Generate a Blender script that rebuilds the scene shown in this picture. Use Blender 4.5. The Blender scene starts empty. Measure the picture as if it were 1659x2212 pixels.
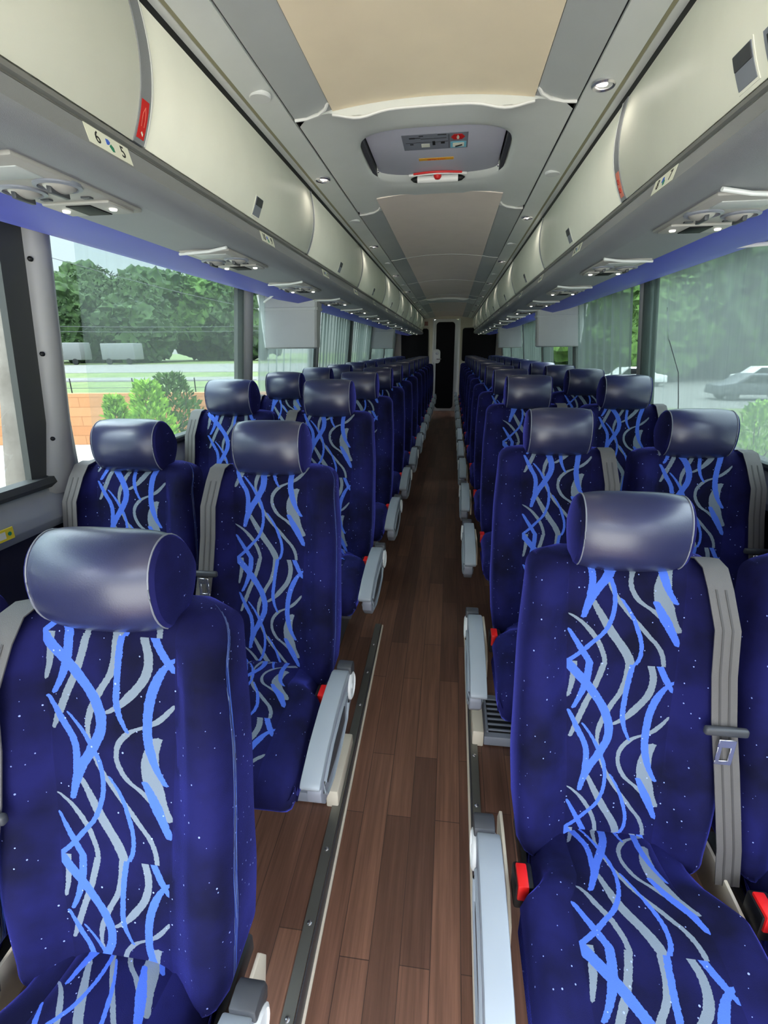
import bpy, bmesh, math, random
from mathutils import Vector, Matrix
random.seed(7)
C = bpy.context.scene.collection
PI = math.pi
sc = bpy.context.scene

# ------------------------------------------------------------------ node helpers
class NT:
    def __init__(s, name):
        s.m = bpy.data.materials.new(name); s.m.use_nodes = True
        s.t = s.m.node_tree; s.t.nodes.clear()
        s.out = s.t.nodes.new('ShaderNodeOutputMaterial')
    def n(s, kind, **kw):
        nd = s.t.nodes.new(kind)
        for k, v in kw.items(): setattr(nd, k, v)
        return nd
    def put(s, sock, v):
        if hasattr(v, 'links') or isinstance(v, bpy.types.NodeSocket): s.t.links.new(v, sock)
        elif isinstance(v, (tuple, list)) and len(v) == 3 and sock.type == 'RGBA': sock.default_value = (*v, 1)
        else: sock.default_value = v
    def math(s, op, a, b=None, c=None, clamp=False):
        nd = s.n('ShaderNodeMath', operation=op); nd.use_clamp = clamp
        s.put(nd.inputs[0], a)
        if b is not None: s.put(nd.inputs[1], b)
        if c is not None: s.put(nd.inputs[2], c)
        return nd.outputs[0]
    def mix(s, f, a, b):
        nd = s.n('ShaderNodeMix', data_type='RGBA'); s.put(nd.inputs[0], f)
        s.put(nd.inputs[6], a); s.put(nd.inputs[7], b); return nd.outputs[2]
    def noise(s, vec, scale, detail=2, rough=.5):
        nd = s.n('ShaderNodeTexNoise'); nd.inputs['Scale'].default_value = scale
        nd.inputs['Detail'].default_value = detail; nd.inputs['Roughness'].default_value = rough
        if vec is not None: s.put(nd.inputs['Vector'], vec)
        return nd.outputs['Fac'], nd.outputs['Color']
    def ramp(s, f, stops):
        nd = s.n('ShaderNodeValToRGB'); s.put(nd.inputs[0], f)
        e = nd.color_ramp.elements
        while len(e) < len(stops): e.new(.5)
        for i, (p, c) in enumerate(stops): e[i].position = p; e[i].color = (*c, 1) if len(c) == 3 else c
        return nd.outputs[0]
    def coord(s, which='Object'): return s.n('ShaderNodeTexCoord').outputs[which]
    def mapping(s, vec, scale=(1, 1, 1), rot=(0, 0, 0), loc=(0, 0, 0)):
        nd = s.n('ShaderNodeMapping'); s.put(nd.inputs[0], vec)
        nd.inputs['Scale'].default_value = scale; nd.inputs['Rotation'].default_value = rot; nd.inputs['Location'].default_value = loc
        return nd.outputs[0]
    def bump(s, h, strength=.2, dist=.01):
        nd = s.n('ShaderNodeBump'); s.put(nd.inputs['Height'], h)
        nd.inputs['Strength'].default_value = strength; nd.inputs['Distance'].default_value = dist
        return nd.outputs[0]
    def bsdf(s, **kw):
        b = s.n('ShaderNodeBsdfPrincipled')
        for k, v in kw.items(): s.put(b.inputs[k.replace('_', ' ')], v)
        s.t.links.new(b.outputs[0], s.out.inputs[0]); return b

MC = {}
def lin(r, g, b):
    f = lambda c: (c/255/12.92 if c/255 <= .04045 else ((c/255+.055)/1.055)**2.4)
    return (f(r), f(g), f(b))
def plastic(name, rgb, rough=.45, metal=0., tex=0., spec=.5, coat=0.):
    if name in MC: return MC[name]
    s = NT(name); co = s.coord()
    f, _ = s.noise(co, 9, 3)
    base = lin(*rgb)
    col = s.mix(f, tuple(c*.94 for c in base), tuple(min(1, c*1.05) for c in base))
    kw = dict(Base_Color=col, Roughness=rough, Metallic=metal)
    if tex:
        g, _ = s.noise(co, 900, 2); kw['Normal'] = s.bump(g, tex, .002)
    b = s.bsdf(**kw); b.inputs['Specular IOR Level'].default_value = spec; b.inputs['Coat Weight'].default_value = coat
    MC[name] = s.m; return s.m

# strands woven in the centre panels: (kind, half width, points in a traced repeat)
STR = [
 ('g', 13, [(975,300),(930,400),(880,480),(840,550),(808,605)]),
 ('g', 12, [(1090,300),(1062,400),(1000,480),(950,560),(938,620)]),
 ('g', 15, [(1198,300),(1203,380),(1120,480),(1010,545)]),
 ('g', 9, [(940,600),(945,650),(960,700),(1000,770),(1090,880),(1145,960),(1150,1009)]),
 ('g', 9, [(1282,500),(1200,560),(1080,610),(1038,670),(1050,730),(1130,800),(1195,870)]),
 ('g', 18, [(890,760),(960,880),(1022,980),(1030,1009)]),
 ('g', 10, [(803,820),(880,880),(930,970),(936,1009)]),
 ('g', 13, [(832,300),(822,380),(800,445)]),
 ('b', 19, [(798,310),(870,370),(930,430),(988,520),(994,580),(950,660),(890,740),(855,830)]),
 ('b', 16, [(905,300),(885,390),(825,490)]),
 ('b', 14, [(803,500),(850,580),(885,650),(880,730),(862,800)]),
 ('b', 12, [(1112,300),(1072,450),(1062,520),(1090,600)]),
 ('b', 17, [(1303,360),(1225,430),(1170,560),(1167,660),(1208,760)]),
 ('b', 20, [(1130,755),(1165,830),(1205,925)]),
 ('g', 34, [(1200,610),(1160,690),(1165,780),(1205,870)]),
 ('b', 9, [(870,550),(940,640),(975,740),(955,850),(880,940),(800,1009)]),
 ('b', 13, [(800,880),(850,960),(880,1009)]),
 ('b', 9, [(1000,750),(1060,870),(1070,960),(1048,1009)]),
 ('b', 13, [(1240,300),(1272,360),(1305,400)]),
]
def fabric(name, pattern):
    s = NT(name); co = s.coord(); uv = s.coord('UV')
    rnd = s.n('ShaderNodeObjectInfo').outputs['Random']
    navy = lin(25, 26, 82); dark = lin(11, 12, 42)
    f, _ = s.noise(co, 7, 4)
    f = s.ramp(f, [(.36, (0, 0, 0)), (.64, (1, 1, 1))])
    col = s.mix(f, dark, navy)
    if pattern:
        sep = s.n('ShaderNodeSeparateXYZ'); s.put(sep.inputs[0], uv)
        wob, _ = s.noise(co, 260, 1)
        wu = s.math('MULTIPLY_ADD', wob, .016, -.008)
        u = s.math('ADD', sep.outputs[0], wu)
        v = s.math('ADD', sep.outputs[1], s.math('MULTIPLY', rnd, 3.0))
        t = s.math('FRACT', v)
        masks = {'g': None, 'b': None}
        for kind, hw, pts in STR:
            P = []
            for x, y in pts:
                W = 520-120*(y-300)/710
                P.append(((y-300)/710, (x-795)/W))
            cx = s.n('ShaderNodeFloatCurve'); s.put(cx.inputs['Value'], t)
            cu = cx.mapping.curves[0]
            cu.points[0].location = (max(0, P[0][0]-.001), min(1, max(0, P[0][1])))
            cu.points[1].location = (min(1, P[-1][0]+.001), min(1, max(0, P[-1][1])))
            for p in P[1:-1]: cu.points.new(p[0], min(1, max(0, p[1])))
            cx.mapping.use_clip = False; cx.mapping.update()
            cw = s.n('ShaderNodeFloatCurve'); s.put(cw.inputs['Value'], t)
            c2 = cw.mapping.curves[0]
            n = len(P); L = []
            for i in range(n):
                a = P[max(0, i-1)]; b = P[min(n-1, i+1)]
                dx = (b[1]-a[1])*.22; dy = max(1e-3, (b[0]-a[0])*.32)
                w = hw/470*math.sqrt(1+min(9, (dx/dy)**2))
                if i in (0, n-1) and 0.02 < P[i][0] < .985: w *= .55
                L.append((P[i][0], w))
            L = [(L[0][0]-.004, 0)]*(L[0][0] > .02)+L+[(L[-1][0]+.004, 0)]*(L[-1][0] < .985)
            if L[0][0] > .02: L = [(0, 0)]+L
            if L[-1][0] < .985: L = L+[(1, 0)]
            c2.points[0].location = (max(0, L[0][0]), L[0][1]); c2.points[1].location = (min(1, L[-1][0]), L[-1][1])
            for p in L[1:-1]: c2.points.new(p[0], p[1])
            for p in c2.points: p.handle_type = 'VECTOR'
            cw.mapping.update()
            d = s.math('ABSOLUTE', s.math('SUBTRACT', u, cx.outputs[0]))
            m = s.math('LESS_THAN', d, cw.outputs[0])
            masks[kind] = m if masks[kind] is None else s.math('MAXIMUM', masks[kind], m)
        ins = s.math('MULTIPLY', s.math('GREATER_THAN', sep.outputs[0], 0.0), s.math('LESS_THAN', sep.outputs[0], 1.0))
        col = s.mix(ins, col, s.mix(f, lin(9, 10, 38), lin(20, 21, 72)))
        gm = s.math('MULTIPLY', masks['g'], ins); bm = s.math('MULTIPLY', masks['b'], ins)
        col = s.mix(gm, col, lin(118, 130, 142))
        col = s.mix(bm, col, lin(74, 108, 205))
    # lint specks caught in the pile
    vo = s.n('ShaderNodeTexVoronoi'); s.put(vo.inputs['Vector'], co); vo.inputs['Scale'].default_value = 82
    sepc = s.n('ShaderNodeSeparateColor'); s.put(sepc.inputs[0], vo.outputs['Color'])
    near = s.math('LESS_THAN', vo.outputs['Distance'], s.math('MULTIPLY', sepc.outputs[1], .16))
    spk = s.math('MULTIPLY', near, s.math('GREATER_THAN', sepc.outputs[0], .52))
    col = s.mix(s.math('MULTIPLY', spk, .8), col, lin(160, 178, 245))
    fn, _ = s.noise(co, 700, 2)
    b = s.bsdf(Base_Color=col, Roughness=.85, Normal=s.bump(fn, .25, .002))
    b.inputs['Specular IOR Level'].default_value = .15
    b.inputs['Sheen Weight'].default_value = .85; b.inputs['Sheen Roughness'].default_value = .28
    b.inputs['Sheen Tint'].default_value = (*lin(105, 112, 255), 1)
    return s.m
FAB = fabric('navy_velvet', False); PAT = fabric('navy_velvet_woven_strands', True)

def leather():
    s = NT('navy_leather'); co = s.coord()
    f, _ = s.noise(co, 6, 2); g, _ = s.noise(co, 420, 3)
    col = s.mix(f, lin(38, 41, 74), lin(50, 54, 88))
    b = s.bsdf(Base_Color=col, Roughness=.33, Normal=s.bump(g, .10, .002))
    b.inputs['Specular IOR Level'].default_value = .6
    b.inputs['Coat Weight'].default_value = .5; b.inputs['Coat Roughness'].default_value = .26
    return s.m
LEA = leather()

def wood():
    s = NT('brown_wood_planks'); co = s.coord()
    mp = s.mapping(co, rot=(0, 0, PI/2))
    br = s.n('ShaderNodeTexBrick'); s.put(br.inputs['Vector'], mp)
    for k, v in (('Scale', 1.0), ('Mortar Size', .0012), ('Mortar Smooth', .1), ('Bias', 0.0), ('Brick Width', .62), ('Row Height', .082)):
        br.inputs[k].default_value = v
    br.offset = .37; br.offset_frequency = 2
    br.inputs['Color1'].default_value = (*lin(92, 64, 52), 1); br.inputs['Color2'].default_value = (*lin(124, 88, 70), 1)
    br.inputs['Mortar'].default_value = (*lin(66, 47, 40), 1)
    g = s.mapping(co, scale=(95, 3.2, 1))
    f, _ = s.noise(g, 1, 5, .65)
    h, _ = s.noise(s.mapping(co, scale=(26, 2.0, 1)), 1, 3)
    m = s.math('MULTIPLY', s.ramp(f, [(.25, (.62,)*3), (.75, (1.25,)*3)]), s.ramp(h, [(.3, (.82,)*3), (.7, (1.15,)*3)]))
    nd = s.n('ShaderNodeMix', data_type='RGBA', blend_type='MULTIPLY'); nd.inputs[0].default_value = 1
    s.put(nd.inputs[6], br.outputs[0]); s.put(nd.inputs[7], m)
    s.bsdf(Base_Color=nd.outputs[2], Roughness=.42, Normal=s.bump(f, .1, .002))
    return s.m
WOOD = wood()

def glass(name, tint, refl=.07):
    s = NT(name)
    tr = s.n('ShaderNodeBsdfTransparent'); tr.inputs[0].default_value = (*tint, 1)
    gl = s.n('ShaderNodeBsdfGlossy'); gl.inputs[1].default_value = .03; gl.inputs[0].default_value = (.8, .85, .9, 1)
    mx = s.n('ShaderNodeMixShader'); mx.inputs[0].default_value = refl
    s.t.links.new(tr.outputs[0], mx.inputs[1]); s.t.links.new(gl.outputs[0], mx.inputs[2])
    s.t.links.new(mx.outputs[0], s.out.inputs[0]); return s.m
GLASS = glass('tinted_window_glass', (.60, .64, .63), .05)

def sheer(name, rgb, trans):
    s = NT(name); co = s.coord()
    f, _ = s.noise(s.mapping(co, scale=(1, 60, 2)), 1, 3)
    tr = s.n('ShaderNodeBsdfTransparent'); tr.inputs[0].default_value = (.9, .97, .95, 1)
    df = s.n('ShaderNodeBsdfDiffuse'); df.inputs[0].default_value = (*lin(*rgb), 1)
    tl = s.n('ShaderNodeBsdfTranslucent'); tl.inputs[0].default_value = (*lin(*rgb), 1)
    a = s.n('ShaderNodeMixShader'); a.inputs[0].default_value = .55
    s.t.links.new(df.outputs[0], a.inputs[1]); s.t.links.new(tl.outputs[0], a.inputs[2])
    mx = s.n('ShaderNodeMixShader')
    s.put(mx.inputs[0], s.math('MULTIPLY_ADD', f, .16, 1-trans-.08))
    s.t.links.new(tr.outputs[0], mx.inputs[1]); s.t.links.new(a.outputs[0], mx.inputs[2])
    s.t.links.new(mx.outputs[0], s.out.inputs[0]); return s.m
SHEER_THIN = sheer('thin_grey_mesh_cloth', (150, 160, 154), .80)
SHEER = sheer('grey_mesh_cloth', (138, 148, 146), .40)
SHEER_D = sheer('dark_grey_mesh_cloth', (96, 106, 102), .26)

def emit(name, rgb, strength):
    if name in MC: return MC[name]
    s = NT(name); e = s.n('ShaderNodeEmission'); e.inputs[0].default_value = (*lin(*rgb), 1); e.inputs[1].default_value = strength
    s.t.links.new(e.outputs[0], s.out.inputs[0]); MC[name] = s.m; return s.m
def noisy(name, a, b, scale, rough=.9, stretch=(1, 1, 1), detail=5):
    if name in MC: return MC[name]
    s = NT(name); f, _ = s.noise(s.mapping(s.coord(), scale=stretch), scale, detail, .6)
    c = s.ramp(f, [(.3, lin(*a)), (.7, lin(*b))])
    s.bsdf(Base_Color=c, Roughness=rough); MC[name] = s.m; return s.m

CREAM = plastic('cream_bin_plastic', (240, 239, 224), .42)
CEILG = plastic('grey_ceiling_plastic', (214, 217, 212), .5, tex=.1)
CEILG2 = plastic('darker_grey_ceiling_plastic', (180, 184, 182), .5, tex=.1)
BEIGE = plastic('beige_ceiling_fabric', (245, 229, 198), .75)
BEIGE2 = plastic('rose_beige_ceiling_fabric', (236, 222, 210), .75)
LEDGE = plastic('grey_ledge_plastic', (134, 136, 139), .5, tex=.3)
LEDGE_D = plastic('dark_grey_extrusion', (120, 120, 118), .45)
BLUEP = plastic('blue_soffit_vinyl', (74, 82, 190), .5)
BLACK = plastic('black_rubber', (14, 14, 15), .5)
BLACKG = plastic('black_gloss_panel', (5, 5, 8), .55, spec=.15)
DGREY = plastic('dark_grey_plastic', (62, 64, 68), .45)
MGREY = plastic('mid_grey_plastic', (128, 132, 142), .4)
ARMG = plastic('pale_grey_armrest_plastic', (146, 154, 161), .38)
PALE = plastic('pale_grey_moulding', (214, 216, 214), .45)
POST = plastic('silver_grey_post_plastic', (150, 150, 148), .42)
GASK = plastic('charcoal_window_surround', (62, 64, 62), .6)
SILL = plastic('silver_grey_sill', (140, 144, 148), .42)
NAVYW = plastic('dark_navy_carpet', (20, 20, 44), .9)
ALU = plastic('worn_aluminium', (128, 128, 122), .4, metal=.75)
STEEL = plastic('bright_steel', (205, 205, 210), .25, metal=.9)
CAPC = plastic('cream_heater_plastic', (214, 204, 184), .45)
BELT = plastic('grey_webbing', (94, 91, 89), .6, tex=.4)
RIB = plastic('dark_webbing_rib', (68, 66, 65), .6)
RED = plastic('red_plastic', (226, 30, 28), .4)
PALERED = plastic('pale_red_sticker', (222, 130, 110), .5)
REDST = plastic('red_sticker', (205, 28, 26), .5)
WHITE = plastic('white_sticker', (232, 232, 214), .5)
WPLAST = plastic('white_plastic', (226, 226, 222), .4)
YEL = plastic('yellow_sticker', (238, 214, 50), .5)
ORYEL = plastic('amber_sticker', (232, 170, 40), .5)
TXT = plastic('black_print', (22, 22, 24), .6)
STBLUE = plastic('blue_print', (44, 90, 200), .5)
STGREEN = plastic('green_print', (20, 130, 96), .5)
CYAN = plastic('cyan_print', (120, 190, 210), .5)
OLIVE = plastic('olive_strip', (140, 136, 108), .5)
LENS = emit('reading_lamp_lens', (255, 250, 235), 1.6)
CONS = plastic('warm_grey_console', (156, 154, 148), .45)
DOWN = emit('downlight_lens', (255, 246, 232), 1.0)
HATCHP = plastic('pale_lilac_hatch_panel', (192, 192, 204), .45)

# ------------------------------------------------------------------ mesh helpers
class MB:
    def __init__(s): s.b = bmesh.new()
    def box(s, x0, x1, y0, y1, z0, z1, bev=0, seg=2, mi=0):
        t = bmesh.new()
        vs = [t.verts.new((x, y, z)) for x in (x0, x1) for y in (y0, y1) for z in (z0, z1)]
        for f in ((0,1,3,2),(4,6,7,5),(0,4,5,1),(2,3,7,6),(0,2,6,4),(1,5,7,3)): t.faces.new([vs[i] for i in f])
        if bev: bmesh.ops.bevel(t, geom=t.edges[:], offset=bev, segments=seg, affect='EDGES', profile=.5)
        s.join(t, mi); return s
    def join(s, t, mi=0):
        mp = {v: s.b.verts.new(v.co) for v in t.verts}
        for f in t.faces:
            try: nf = s.b.faces.new([mp[v] for v in f.verts]); nf.smooth = True; nf.material_index = mi
            except ValueError: pass
        t.free()
    def grid(s, P, ci=False, cj=False, cap0=False, cap1=False, uv=None, mi=0):
        V = [[s.b.verts.new(p) for p in row] for row in P]
        n, m = len(V), len(V[0])
        ul = s.b.loops.layers.uv.verify() if uv else None
        for i in range(n if ci else n-1):
            for j in range(m if cj else m-1):
                idx = [(i, j), (i, (j+1) % m), ((i+1) % n, (j+1) % m), ((i+1) % n, j)]
                try: f = s.b.faces.new([V[a][b] for a, b in idx])
                except ValueError: continue
                f.smooth = True; f.material_index = mi
                if uv:
                    for lp, (a, b) in zip(f.loops, idx): lp[ul].uv = uv[a][b]
        for flag, row in ((cap0, V[0]), (cap1, V[-1])):
            if flag:
                f = s.b.faces.new(row); f.smooth = False; f.material_index = mi
                if uv:
                    for lp in f.loops: lp[ul].uv = (-5, 0)
        return s
    def prism(s, prof, axis, a, b, bev=0, mi=0):
        t = bmesh.new()
        def pt(p, q): return {'x': (q, p[0], p[1]), 'y': (p[0], q, p[1]), 'z': (p[0], p[1], q)}[axis]
        A = [t.verts.new(pt(p, a)) for p in prof]; B = [t.verts.new(pt(p, b)) for p in prof]
        n = len(prof)
        for i in range(n): t.faces.new((A[i], A[(i+1) % n], B[(i+1) % n], B[i]))
        t.faces.new(A[::-1]); t.faces.new(B)
        bmesh.ops.recalc_face_normals(t, faces=t.faces[:])
        if bev:
            ed = [e for e in t.edges if len(e.link_faces) == 2 and e.calc_face_angle(0) > .6]
            bmesh.ops.bevel(t, geom=ed, offset=bev, segments=2, affect='EDGES', profile=.5)
        s.join(t, mi); return s
    def tube(s, pts, r, n=8, mi=0):
        pts = [Vector(p) for p in pts]; P = []
        up = Vector((0, 0, 1))
        for i, p in enumerate(pts):
            d = (pts[min(i+1, len(pts)-1)]-pts[max(i-1, 0)]).normalized()
            a = d.cross(up)
            if a.length < 1e-3: a = d.cross(Vector((1, 0, 0)))
            a.normalize(); b = a.cross(d)
            rr = r[i] if isinstance(r, (list, tuple)) else r
            P.append([p+a*rr*math.cos(2*PI*k/n)+b*rr*math.sin(2*PI*k/n) for k in range(n)])
        s.grid(P, cj=True, cap0=True, cap1=True, mi=mi); return s
    def strip(s, pts, wdir, w, th=.002, mi=0):       # a flat band with thickness along a path
        pts = [Vector(p) for p in pts]; wd = Vector(wdir).normalized(); P = []
        for i, p in enumerate(pts):
            d = (pts[min(i+1, len(pts)-1)]-pts[max(i-1, 0)]).normalized()
            nn = d.cross(wd).normalized()
            P.append([p-wd*w/2-nn*th/2, p+wd*w/2-nn*th/2, p+wd*w/2+nn*th/2, p-wd*w/2+nn*th/2])
        s.grid(P, cj=True, cap0=True, cap1=True, mi=mi)
        for f in s.b.faces: f.smooth = False
        return s
    def disc(s, c, r, h, axis='z', n=28, prof=None, mi=0):
        # lathe around axis; prof = list of (radius, height)
        prof = prof or [(r, 0), (r, h)]
        P = []
        for rr, hh in prof:
            row = []
            for k in range(n):
                a = 2*PI*k/n; u, v = rr*math.cos(a), rr*math.sin(a)
                row.append({'z': (c[0]+u, c[1]+v, c[2]+hh), 'x': (c[0]+hh, c[1]+u, c[2]+v), 'y': (c[0]+u, c[1]+hh, c[2]+v)}[axis])
            P.append(row)
        s.grid(P, cj=True, cap0=True, cap1=True, mi=mi); return s
    def ico(s, c, r, sub=3, sc=(1, 1, 1), amp=0, seed=0, mi=0):
        from mathutils import noise
        t = bmesh.new(); bmesh.ops.create_icosphere(t, subdivisions=sub, radius=1)
        for v in t.verts:
            k = 1
            if amp:
                q = v.co*1.7+Vector((seed*3.1, seed*1.7, 0)); k += amp*noise.noise(q)+amp*.6*noise.noise(q*3)+amp*.35*noise.noise(q*7)
            v.co = Vector((v.co.x*sc[0], v.co.y*sc[1], v.co.z*sc[2]))*r*k+Vector(c)
        s.join(t, mi); return s
    def obj(s, name, mat, parent=None, flat=False):
        bmesh.ops.recalc_face_normals(s.b, faces=s.b.faces[:])
        me = bpy.data.meshes.new(name)
        if flat:
            for f in s.b.faces: f.smooth = False
        s.b.to_mesh(me); s.b.free()
        for m in (mat if isinstance(mat, (list, tuple)) else [mat]): me.materials.append(m)
        if not flat: 
            try: me.set_sharp_from_angle(angle=math.radians(38))
            except Exception: pass
        o = bpy.data.objects.new(name, me); C.objects.link(o)
        if parent: o.parent = parent
        return o
def tag(o, label, cat, group=None, kind=None):
    o['label'] = label; o['category'] = cat
    if group: o['group'] = group
    if kind: o['kind'] = kind
    return o
def thing(name, label, cat, loc=(0, 0, 0), rz=0, group=None):
    o = bpy.data.objects.new(name, None); C.objects.link(o); o.location = loc; o.rotation_euler = (0, 0, rz)
    o.empty_display_size = .05
    return tag(o, label, cat, group)
def struct(o): o['kind'] = 'structure'; return o
KIDS = {}
def copy_tree(o, parent=None):
    c = o.copy(); C.objects.link(c); c.parent = parent
    if parent: c.matrix_parent_inverse = Matrix()
    for ch in list(o.children): copy_tree(ch, c)
    return c
def text_mesh(body, size, mat, name, parent, mtx, bold=0.0, ext=.0004, align='CENTER'):
    cu = bpy.data.curves.new(name, 'FONT'); cu.body = body; cu.size = size; cu.extrude = ext; cu.offset = bold
    cu.align_x = align; cu.align_y = 'CENTER'; cu.resolution_u = 3
    t = bpy.data.objects.new('tmp', cu); C.objects.link(t)
    dg = bpy.context.evaluated_depsgraph_get(); dg.update()
    me = bpy.data.meshes.new_from_object(t.evaluated_get(dg))
    C.objects.unlink(t); bpy.data.objects.remove(t)
    me.transform(mtx); me.materials.clear(); me.materials.append(mat); me.name = name
    o = bpy.data.objects.new(name, me); C.objects.link(o); o.parent = parent; return o
def basis(o, ex, ey, ez): 
    return Matrix(((ex[0], ey[0], ez[0], o[0]), (ex[1], ey[1], ez[1], o[1]), (ex[2], ey[2], ez[2], o[2]), (0, 0, 0, 1)))
def ORD(i): return ['first', 'second', 'third', 'fourth', 'fifth', 'sixth', 'seventh', 'eighth', 'ninth', 'tenth', 'eleventh', 'twelfth', 'thirteenth', 'fourteenth'][i]
SIDE = {-1: 'left', 1: 'right'}
YB = -1.5; YR = 11.6
def lerp(a, b, t): return a+(b-a)*t
def smooth(a, b, x):
    t = min(1, max(0, (x-a)/(b-a))); return t*t*(3-2*t)

# ------------------------------------------------------------------ floor
def zp(y): return -.090*max(0, 2.2-y)                     # seat platform
def za(y): return -.145*max(0, 2.26-y)                    # aisle
XL, XR = -.232, .205
mb = MB(); ys = [YB, 0, 1.0, 2.26, 2.9, 5, 8, YR]
mb.grid([[(x, y, za(y)) for x in (XL, -.08, .08, XR)] for y in ys])
mb.grid([[(x, y, za(y)-.05) for x in (XL, XR)] for y in ys])
struct(mb.obj('floor', WOOD))
for sx, x0 in ((-1, XL), (1, XR)):
    mb = MB(); ys = [YB, 0, 1.0, 2.2, 5, 8, YR]
    mb.grid([[(x0, y, za(y)-.05), (x0, y, zp(y)), (sx*.6, y, zp(y)), (sx*1.22, y, zp(y))] for y in ys])
    struct(mb.obj('floor', WOOD))
# aisle edge rails
def rail(sx, x0, x1, name):
    t = thing('floor_rail', '%s aluminium screw-down rail edging the %s seat platform beside the aisle' % ('long worn' if sx < 0 else 'narrow worn', SIDE[sx]), 'floor rail', (0, 0, 0), group=None)
    mb = MB(); P = []
    for y in (.0, .5, 1.0, 1.5, 2.2):
        z = zp(y); w = sx
        P.append([(x0, y, z+.001), (x0, y, z+.006), (x1, y, z+.006), (x1, y, z+.001)])
    mb.grid(P, cj=True, cap0=True, cap1=True)
    mb.obj('rail_top', ALU, t, flat=True)
    mb = MB(); P = []
    xi = x0-sx*.001
    for y in (.0, .5, 1.0, 1.5, 2.2):
        P.append([(xi, y, za(y)+.004), (xi, y, zp(y)-.001), (xi-sx*.003, y, zp(y)-.001), (xi-sx*.003, y, za(y)+.004)])
    mb.grid(P, cj=True, cap0=True, cap1=True); mb.obj('riser_strip', DGREY, t, flat=True)
    mb = MB(); P = []
    for y in (.0, .5, 1.0, 1.5, 2.2):
        P.append([(xi-sx*.003, y, za(y)+.002), (xi-sx*.003, y, za(y)+.010), (xi-sx*.010, y, za(y)+.010), (xi-sx*.010, y, za(y)+.002)])
    mb.grid(P, cj=True, cap0=True, cap1=True); mb.obj('bottom_bead', CAPC, t, flat=True)
    xm = (x0+x1)/2
    y = .28
    while y < 2.15:
        m2 = MB(); m2.disc((xm, y, zp(y)+.006), 0, 0, prof=[(.007, 0), (.0065, .002), (.004, .0035), (.0005, .0038)], n=14)
        m2.obj('screw', STEEL, t); y += .195
rail(-1, XL, XL-.030, 'l'); rail(1, XR, XR+.026, 'r')

# heater boxes crossing under the seats
def heater(sx, y0, y1, lab):
    z = zp((y0+y1)/2); x0 = XL-.008 if sx < 0 else XR+.006
    t = thing('floor_heater', lab, 'heater', (x0, (y0+y1)/2, z))
    def L(x): return x
    mb = MB(); a, b = sorted((0, sx*.042)); mb.box(a, b, -(y1-y0)/2, (y1-y0)/2, -.02, .055, .005); mb.obj('end_cap', CAPC, t)
    a, b = sorted((sx*.043, sx*.95)); mb = MB(); mb.box(a, b, -(y1-y0)/2, (y1-y0)/2, -.005, .035, .004)
    mb.obj('heater_body', MGREY, t)
    xa = sx*.07; n = 7
    mb = MB(); a, b = sorted((sx*.058, sx*.42)); mb.box(a, b, -(y1-y0)/2+.025, (y1-y0)/2-.025, .0352, .0365); mb.obj('louver_recess', BLACK, t)
    mb = MB()
    for i in range(n):
        yy = lerp(-(y1-y0)/2+.035, (y1-y0)/2-.035, i/(n-1)); mb.box(a, b, yy-.004, yy+.004, .0366, .043, .001, 1)
    mb.box(*sorted((sx*.052, sx*.060)), -(y1-y0)/2+.02, (y1-y0)/2-.02, .036, .046, .001, 1)
    mb.obj('louvers', MGREY, t)
heater(1, 1.50, 1.74, 'cream ended floor heater with black louvres beside the right aisle edge')
heater(-1, 1.20, 1.46, 'cream ended floor heater box half under the second left aisle seat')

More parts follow.
